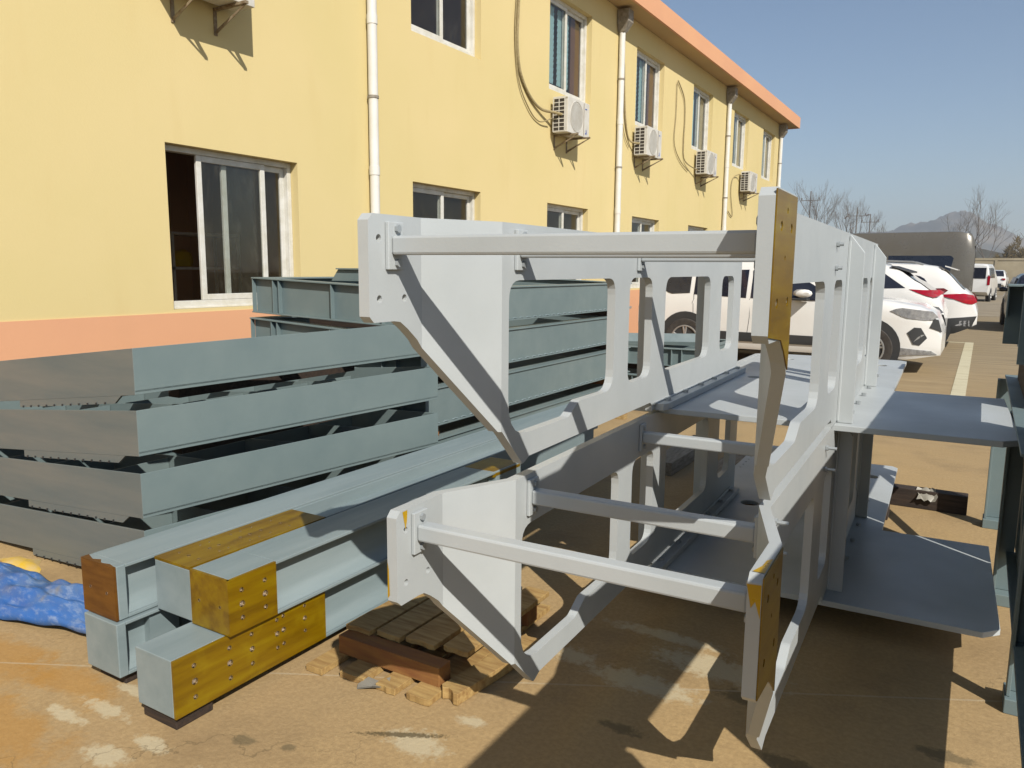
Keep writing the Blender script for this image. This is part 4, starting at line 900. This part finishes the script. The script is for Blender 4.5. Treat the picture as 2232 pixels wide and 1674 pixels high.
# SUV 2: rear to the right, behind
L2 = 4.35; top2 = [(0, .72), (.05, .98), (.22, 1.12), (.60, 1.50), (.75, 1.585), (1.1, 1.63), (2.0, 1.66), (2.7, 1.60), (3.1, 1.42), (3.6, 1.08), (4.0, 1.0), (4.25, .88), (L2, .62)]; bot2 = [(0, .50), (.3, .34), (.8, .26), (3.4, .26), (4.1, .25), (L2, .35)]
s2, patch2, sy2, Wd2 = car('parked_car', (-.05, 18.1, 0), -1, 'white sport utility car nearest the minibus, bright red lamp and black lower bumper', 'car', 'carwhite', top2, 1.82, L2, 1.0, bot2, (.86, 3.48), .35,
    [[(.80, 1.16), (.98, 1.40), (1.35, 1.48), (1.50, 1.20)], [(1.58, 1.12), (1.52, 1.48), (2.3, 1.50), (2.3, 1.08)], [(2.36, 1.07), (2.36, 1.49), (2.75, 1.44), (3.05, 1.25), (3.2, 1.06)]],
    lights=[([(.02, .93), (.05, 1.05), (.25, 1.09), (.72, 1.06), (.42, .98), (.20, .89), (.05, .88)], 'redlamp', 'tail_light'), ([(.01, .66), (.75, .58), (.80, .33), (.4, .30), (.02, .47)], 'trim', 'bumper_cladding'), ([(.05, .46), (.06, .58), (.34, .56), (.36, .47)], 'lamp_chrome', 'reflector')], rails=(1.0, 2.6), glass_top=((.25, .72),))
mb = MB(); mb.add([(.62, -.72, 1.62), (.62, .72, 1.62), (.40, .68, 1.545), (.40, -.68, 1.545), (.62, -.72, 1.60), (.62, .72, 1.60), (.40, .68, 1.53), (.40, -.68, 1.53)], [(0, 1, 2, 3), (4, 7, 6, 5), (0, 3, 7, 4), (1, 5, 6, 2), (2, 6, 7, 3), (0, 4, 5, 1)]); build(mb, 'spoiler', 'carwhite', s2)
# middle SUV: dark red lamp and black spoiler between the two others
topm = [(0, .78), (.05, 1.02), (.22, 1.16), (.42, 1.30), (.80, 1.545), (1.05, 1.61), (2.0, 1.65), (2.7, 1.60), (3.1, 1.42), (3.6, 1.08), (4.0, 1.0), (4.25, .88), (L2, .62)]
sm, patchm, sym, Wdm = car('parked_car', (-.52, 15.75, 0), -1, 'middle white sport utility car with black spoiler and dark pointed tail lamp', 'car', 'carwhite', topm, 1.82, L2, 1.06, bot2, (.86, 3.48), .35,
    [[(.62, 1.22), (1.02, 1.50), (1.45, 1.52), (1.62, 1.18)], [(1.68, 1.16), (1.56, 1.52), (2.3, 1.52), (2.3, 1.12)], [(2.36, 1.10), (2.36, 1.51), (2.75, 1.46), (3.05, 1.27), (3.2, 1.09)]],
    lights=[([(.03, 1.16), (.08, 1.20), (.30, 1.19), (.56, 1.20), (.40, 1.13), (.22, 1.07), (.14, 1.06)], 'redlamp', 'tail_light'), ([(.01, .66), (.75, .58), (.80, .33), (.4, .30), (.02, .47)], 'trim', 'bumper_cladding')], rails=(1.0, 2.6), glass_top=((.20, .74),))
mb = MB(); mb.add([(.88, -.70, 1.60), (.88, .70, 1.60), (.56, .66, 1.50), (.56, -.66, 1.50), (.88, -.72, 1.585), (.88, .72, 1.585), (.56, .68, 1.475), (.56, -.68, 1.475)], [(0, 1, 2, 3), (4, 7, 6, 5), (0, 3, 7, 4), (1, 5, 6, 2), (2, 6, 7, 3), (0, 4, 5, 1)]); build(mb, 'spoiler', 'trim', sm)
# dark grey minibus
L3 = 6.0; top3 = [(0, 2.35), (.10, 2.66), (.5, 2.74), (4.4, 2.72), (4.9, 2.35), (5.3, 1.5), (5.8, 1.15), (6.0, .8)]; bot3 = [(0, .45), (.4, .38), (5.6, .36), (6, .5)]
s3, patch3, sy3, Wd3 = car('minibus', (-.30, 28.8, 0), -1, 'dark grey high roof minibus behind the white cars', 'minibus', 'cargrey', top3, 2.0, L3, 1.45, bot3, (1.2, 4.8), .36,
    [[(.62, 1.50), (.56, 1.92), (.64, 2.0), (2.4, 2.0), (2.4, 1.48)], [(2.46, 1.48), (2.46, 2.0), (4.0, 2.0), (4.0, 1.46)], [(4.1, 1.45), (4.1, 1.98), (4.6, 1.90), (5.0, 1.40)]], tumble=.10, plan=.10)
mb = MB()
for x in (.42, 2.43, 4.05): mb.tube([(x, -(sy3(x, 2.10)+.012), 2.10), (x, -(sy3(x, 2.62)-.02), 2.62)], .012, 5)
mb.tube([(.2, -(sy3(.2, 2.08)+.012), 2.08), (4.2, -(sy3(4.2, 2.08)+.012), 2.08)], .010, 5); build(mb, 'body_seam', 'rim', s3)
mb = MB(); mb.box(-.012, .02, -.80, .80, 1.30, 2.30); build(mb, 'rear_window', 'carglass', s3, bevel=.01)
for x in (.75, 1.35, 1.95): mb = MB().box(x, x+.22, -(Wd3(x)+.012), -(Wd3(x)+.007), 1.50, 1.86); build(mb, 'seat_back', 'seat', s3)
# far vehicles
L4 = 4.2; top4 = [(0, 1.1), (.06, 1.80), (.3, 1.90), (2.6, 1.90), (3.2, 1.55), (3.6, 1.15), (4.0, .95), (L4, .7)]
s4, p4, sy4, W4_ = car('parked_van', (-.55, 46.0, 0), 1, 'white microvan with tall red tail lamp beyond the minibus', 'van', 'carwhite', top4, 1.62, L4, 1.15, bot2, (.8, 3.2), .30,
    [[(.2, 1.2), (.2, 1.70), (1.2, 1.72), (1.2, 1.2)], [(1.28, 1.2), (1.28, 1.72), (2.2, 1.70), (2.2, 1.2)]], lights=[([(.01, .95), (.01, 1.35), (.12, 1.35), (.12, .95)], 'redlamp', 'tail_light')], tumble=.15, plan=.06)
s4.rotation_euler = (0, 0, math.radians(84))
mb = MB(); mb.box(-.012, .02, -.62, .62, 1.18, 1.72); build(mb, 'rear_window', 'carglass', s4)
for sgn in (-1, 1): mb = MB().box(-.014, .02, sgn*.76-.06, sgn*.76+.06, .85, 1.30); build(mb, 'tail_light', 'redlamp', s4)
tops = [(0, .85), (.06, 1.0), (.5, 1.08), (1.1, 1.42), (1.7, 1.47), (2.5, 1.43), (3.2, 1.0), (4.1, .9), (4.4, .6)]
s5, *_ = car('parked_car', (.62, 74, 0), 1, 'small white car far off in front of the boundary wall', 'car', 'carwhite', top2, 1.8, L2, 1.0, bot2, (.8, 3.4), .33, [[(1.0, 1.1), (1.1, 1.4), (2.3, 1.42), (2.8, 1.1)]], glass_top=((.25, .75),))
s5.rotation_euler = (0, 0, math.radians(86))
for sgn in (-1, 1): mb = MB().box(-.014, .12, sgn*.72-.12, sgn*.72+.12, .88, 1.02); build(mb, 'tail_light', 'redlamp', s5)
mb = MB().box(-.014, .05, -.6, .6, .3, .6); build(mb, 'bumper', 'trim', s5)
s6, p6, sy6, W6_ = car('parked_car', (1.55, 23.0, 0), 1, 'black saloon car partly behind the trestle at the right edge', 'car', 'carblack', tops, 1.8, 4.4, .98, bot, (.85, 3.6), .33, [[(1.0, 1.05), (1.15, 1.36), (2.4, 1.38), (2.95, 1.02)]], lights=[([(.01, .85), (.02, .98), (.3, .98), (.3, .85)], 'redlamp', 'tail_light')], glass_top=((.55, 1.10),))
s6.rotation_euler = (0, 0, math.radians(92))
for sgn in (-1, 1): mb = MB().box(-.016, .10, sgn*.66-.16, sgn*.66+.16, .84, .97); build(mb, 'tail_light', 'redlamp', s6)
for sgn in (-1, 1): mb = MB(); mb.tube([(2.6, sgn*.88, 1.02), (2.62, sgn*1.0, 1.04), (2.63, sgn*1.07, 1.03)], [.04, .07, .05], 10); build(mb, 'door_mirror', 'carblack', s6, smooth=True)
s7, *_ = car('parked_car', (3.0, 34.0, 0), 1, 'dark blue car behind the black saloon at the right edge', 'car', 'carblack', top2, 1.8, L2, 1.0, bot2, (.8, 3.4), .33, [[(1.0, 1.1), (1.1, 1.4), (2.3, 1.42), (2.8, 1.1)]], glass_top=((.25, .75),))
s7.rotation_euler = (0, 0, math.radians(90))

# ------------------------------------------------------------------ far wall, sheds, poles, trees
wl = empty('boundary_wall', (0, 118, 0)); tag(wl, 'long stained concrete boundary wall across the far end of the yard', 'wall')
mb = MB().box(-60, 60, 0, .3, 0, 3.0); build(mb, 'wall', 'concretewall', wl)
mb = MB().box(-60, 60, -.08, .38, 3.01, 3.3); build(mb, 'coping', 'concretewall', wl)
mb = MB()
for k in range(30): mb.box(-59+4*k, -58.7+4*k, -.10, -.002, 0, 3.0)
build(mb, 'pier', 'concretewall', wl)
mb = MB(); mb.prism([(-1.2, 0), (-.9, .9), (-.2, 1.35), (.7, 1.25), (1.4, .8), (1.9, 0)], 'y', 60, 64); tag(build(mb, 'sand_heap', paint('pale_sand', (.52, .44, .28), None, .95, sc=1, fine=12), bevel=.1).__class__ and bpy.data.objects['sand_heap'], 'pale heap of sand beside the far white car', 'sand heap'); bpy.data.objects['sand_heap'].location = (3.1, 16, 0)
sh = empty('shed_roofs', (-3.5, 150, 0)); tag(sh, 'low grey tiled roof showing over the boundary wall', 'building')
mb = MB(); mb.prism([(-14, 3.0), (0, 6.0), (12, 3.0)], 'y', 0, 12); build(mb, 'roof', paint('grey_roof_tiles', (.16, .16, .15), (.11, .11, .10), .8, sc=1), sh); mb = MB().box(-13, 11, .3, 11.7, 0, 2.99); build(mb, 'wall', 'concretewall', sh)
def pole(x, y, h, lab, double):
    r = empty('utility_pole', (x, y, 0)); tag(r, lab, 'utility pole', 'power poles far beyond the yard')
    mb = MB(); mb.tube([(0, 0, 0), (0, 0, h)], [.13, .08], 8); build(mb, 'shaft', 'bark', r, smooth=True)
    mb = MB(); mb.box(-1.5, 1.5, -.04, .04, h-1.46, h-1.36)
    if double: mb.tube([(-1.5, 0, h-1.4), (-1.9, 0, h-1.8)], .12, 6).tube([(1.4, 0, h-1.4), (1.9, 0, h-1.2)], .12, 6)
    build(mb, 'cross_arm', 'bark', r)
    mb = MB()
    for x_ in (-1.3, 0, 1.3): mb.tube([(x_, 0, h-1.32), (x_, 0, h-1.0)], .09, 6)
    build(mb, 'insulator', 'bark', r)
pole(-24.3, 130, 13.8, 'utility pole with a plain cross arm between bare treetops', False)
pole(-19.0, 142, 12.0, 'utility pole with lamps on its cross arm, nearer the minibus', True); pole(-17.9, 150, 11.4, 'slim pole just right of the lamp carrying pole', False)
def bare_tree(x, y, h, seed, lab, spread=.5, lean=0, depth=5, grp='bare winter trees beyond the yard'):
    rr = random.Random(seed); tr = MB(); cr = MB()
    def grow(p, d, l, r_, k):
        n = 3; pts = [p]; q = p; dd = d.copy()
        for i in range(n):
            dd = (dd+Vector((rr.uniform(-.14, .14), rr.uniform(-.14, .14), rr.uniform(-.02, .10)))).normalized(); q = q+dd*l/n; pts.append(q)
        (tr if k >= depth-1 else cr).tube(pts, [r_, r_*.9, r_*.78, r_*.62], 4 if k < depth-1 else 6, cap=False)
        if k == 0: return
        for j in range(rr.choice((2, 3, 3)) if k > 1 else 3):
            nd = (dd+Vector((rr.uniform(-1, 1), rr.uniform(-1, 1), rr.uniform(-.2, .6)))*spread*1.1).normalized(); grow(pts[-1] if j < 2 else pts[-2], nd, l*rr.uniform(.62, .82), r_*.58, k-1)
    grow(Vector((0, 0, 0)), Vector((lean, 0, 1)).normalized(), h*.30, h*.010, depth)
    r = empty('bare_tree', (x, y, 0)); tag(r, lab, 'tree', grp)
    build(tr, 'trunk', 'bark', r, smooth=True); build(cr, 'crown', 'bark', r)
TR = [(-37, 130, 16.5, 'bare tree top at the far left, touching the amber post'), (-32.5, 126, 15.5, 'bare tree with many upright twigs left of the plain pole'), (-28.8, 132, 14.6, 'dense bare tree just left of the plain cross arm pole'),
      (-22.6, 128, 15.8, 'tallest bare tree, just right of the plain pole'), (-19.8, 134, 13.4, 'forked bare tree midway between the two poles'), (-25.2, 140, 13.2, 'small bare tree showing behind the plain pole'), (-17.8, 128, 11.8, 'bare tree with tall thin stems left of the lamp pole'), (-15.5, 136, 11.5, 'twiggy bare tree behind the lamp pole'),
      (-12.0, 122, 9.6, 'low bare tree above the left end of the minibus roof'), (-4.2, 124, 10.5, 'bare tree before the hill, above the middle of the minibus roof'), (-2.2, 122, 12.6, 'larger bare tree in front of the hill summit'), (.3, 124, 10.8, 'bare tree in front of the hill right of the minibus')]
for i, (x, y, h, lab) in enumerate(TR): bare_tree(x, y, h, 20+i, lab, spread=.42 if i < 9 else .6, depth=6 if h > 11 else 5)
def thicket(x, y, w_, h, seed, lab, nb=420):
    rr = random.Random(seed); mb = MB(); r = empty('thicket', (x, y, 0)); tag(r, lab, 'bush', 'dry brown brush over the boundary wall'); st = MB()
    for k in range(9): a = rr.uniform(-w_/3, w_/3); st.tube([(a, 0, 0), (a+rr.uniform(-.8, .8), 0, h*.5), (a+rr.uniform(-1.5, 1.5), rr.uniform(-1, 1), h*.85)], [.12, .07, .02], 5)
    for k in range(nb*4):
        u = rr.uniform(-1, 1); a = u*w_/2; dy = rr.uniform(-2, 2); top_ = h*(1-.55*abs(u)**2)*(.86+.12*math.sin(u*7+seed)+.07*math.sin(u*17+seed)); z = top_*rr.random()**.55; d = Vector((rr.uniform(-.6, .6), rr.uniform(-.4, .4), rr.uniform(.3, 1))).normalized()*rr.uniform(.4, 1.0)
        p = Vector((a, dy, z)); s_ = Vector((.05, 0, .02)); mb.add([p-s_, p+s_, p+d], [(0, 1, 2)])
        if k % 2: e = Vector((rr.uniform(-.2, .2), .1, rr.uniform(-.15, .15))); mb.add([p, p+e+Vector((.12, 0, .05)), p+e+Vector((-.05, 0, .16))], [(0, 1, 2)])
    build(st, 'stem', 'bark', r); build(mb, 'crown', 'brush', r)
for i, (x, y, w_, h, lab) in enumerate(((3.6, 126, 6, 6.0, 'low brown thicket nearest the minibus, above the wall'), (7.2, 128, 7, 8.2, 'middle brown thicket above the wall at right'), (11.5, 130, 8, 11.5, 'tallest brown thicket at the right edge of the photo'), (17.5, 131, 9, 12.5, 'brown thicket just beyond the right edge'))): thicket(x, y, w_, h, 40+i, lab)

# ------------------------------------------------------------------ haze
mb = MB().box(-395, 395, -55, 2500, -1.0, 160); o = build(mb, 'haze', 'white'); o['kind'] = 'stuff'
m = bpy.data.materials.new('haze_air'); m.use_nodes = True; nt = m.node_tree; nt.nodes.clear()
out = nt.nodes.new('ShaderNodeOutputMaterial'); pv = nt.nodes.new('ShaderNodeVolumePrincipled')
pv.inputs['Color'].default_value = (.80, .87, .96, 1); pv.inputs['Density'].default_value = .00055; pv.inputs['Anisotropy'].default_value = .2
nt.links.new(pv.outputs[0], out.inputs['Volume']); o.data.materials.clear(); o.data.materials.append(m)

# paint values are kept at outdoor reflectances; one grading step for all surfaces
for m in bpy.data.materials:
    if not m.use_nodes: continue
    nt = m.node_tree
    for p in [n for n in nt.nodes if n.type in ('BSDF_PRINCIPLED', 'BSDF_DIFFUSE')]:
        i = p.inputs['Base Color'] if p.type == 'BSDF_PRINCIPLED' else p.inputs['Color']
        h = nt.nodes.new('ShaderNodeHueSaturation'); h.inputs['Value'].default_value = .76; h.inputs['Saturation'].default_value = 1.06
        if i.is_linked: nt.links.new(i.links[0].from_socket, h.inputs['Color'])
        else: h.inputs['Color'].default_value = i.default_value
        nt.links.new(h.outputs[0], i)
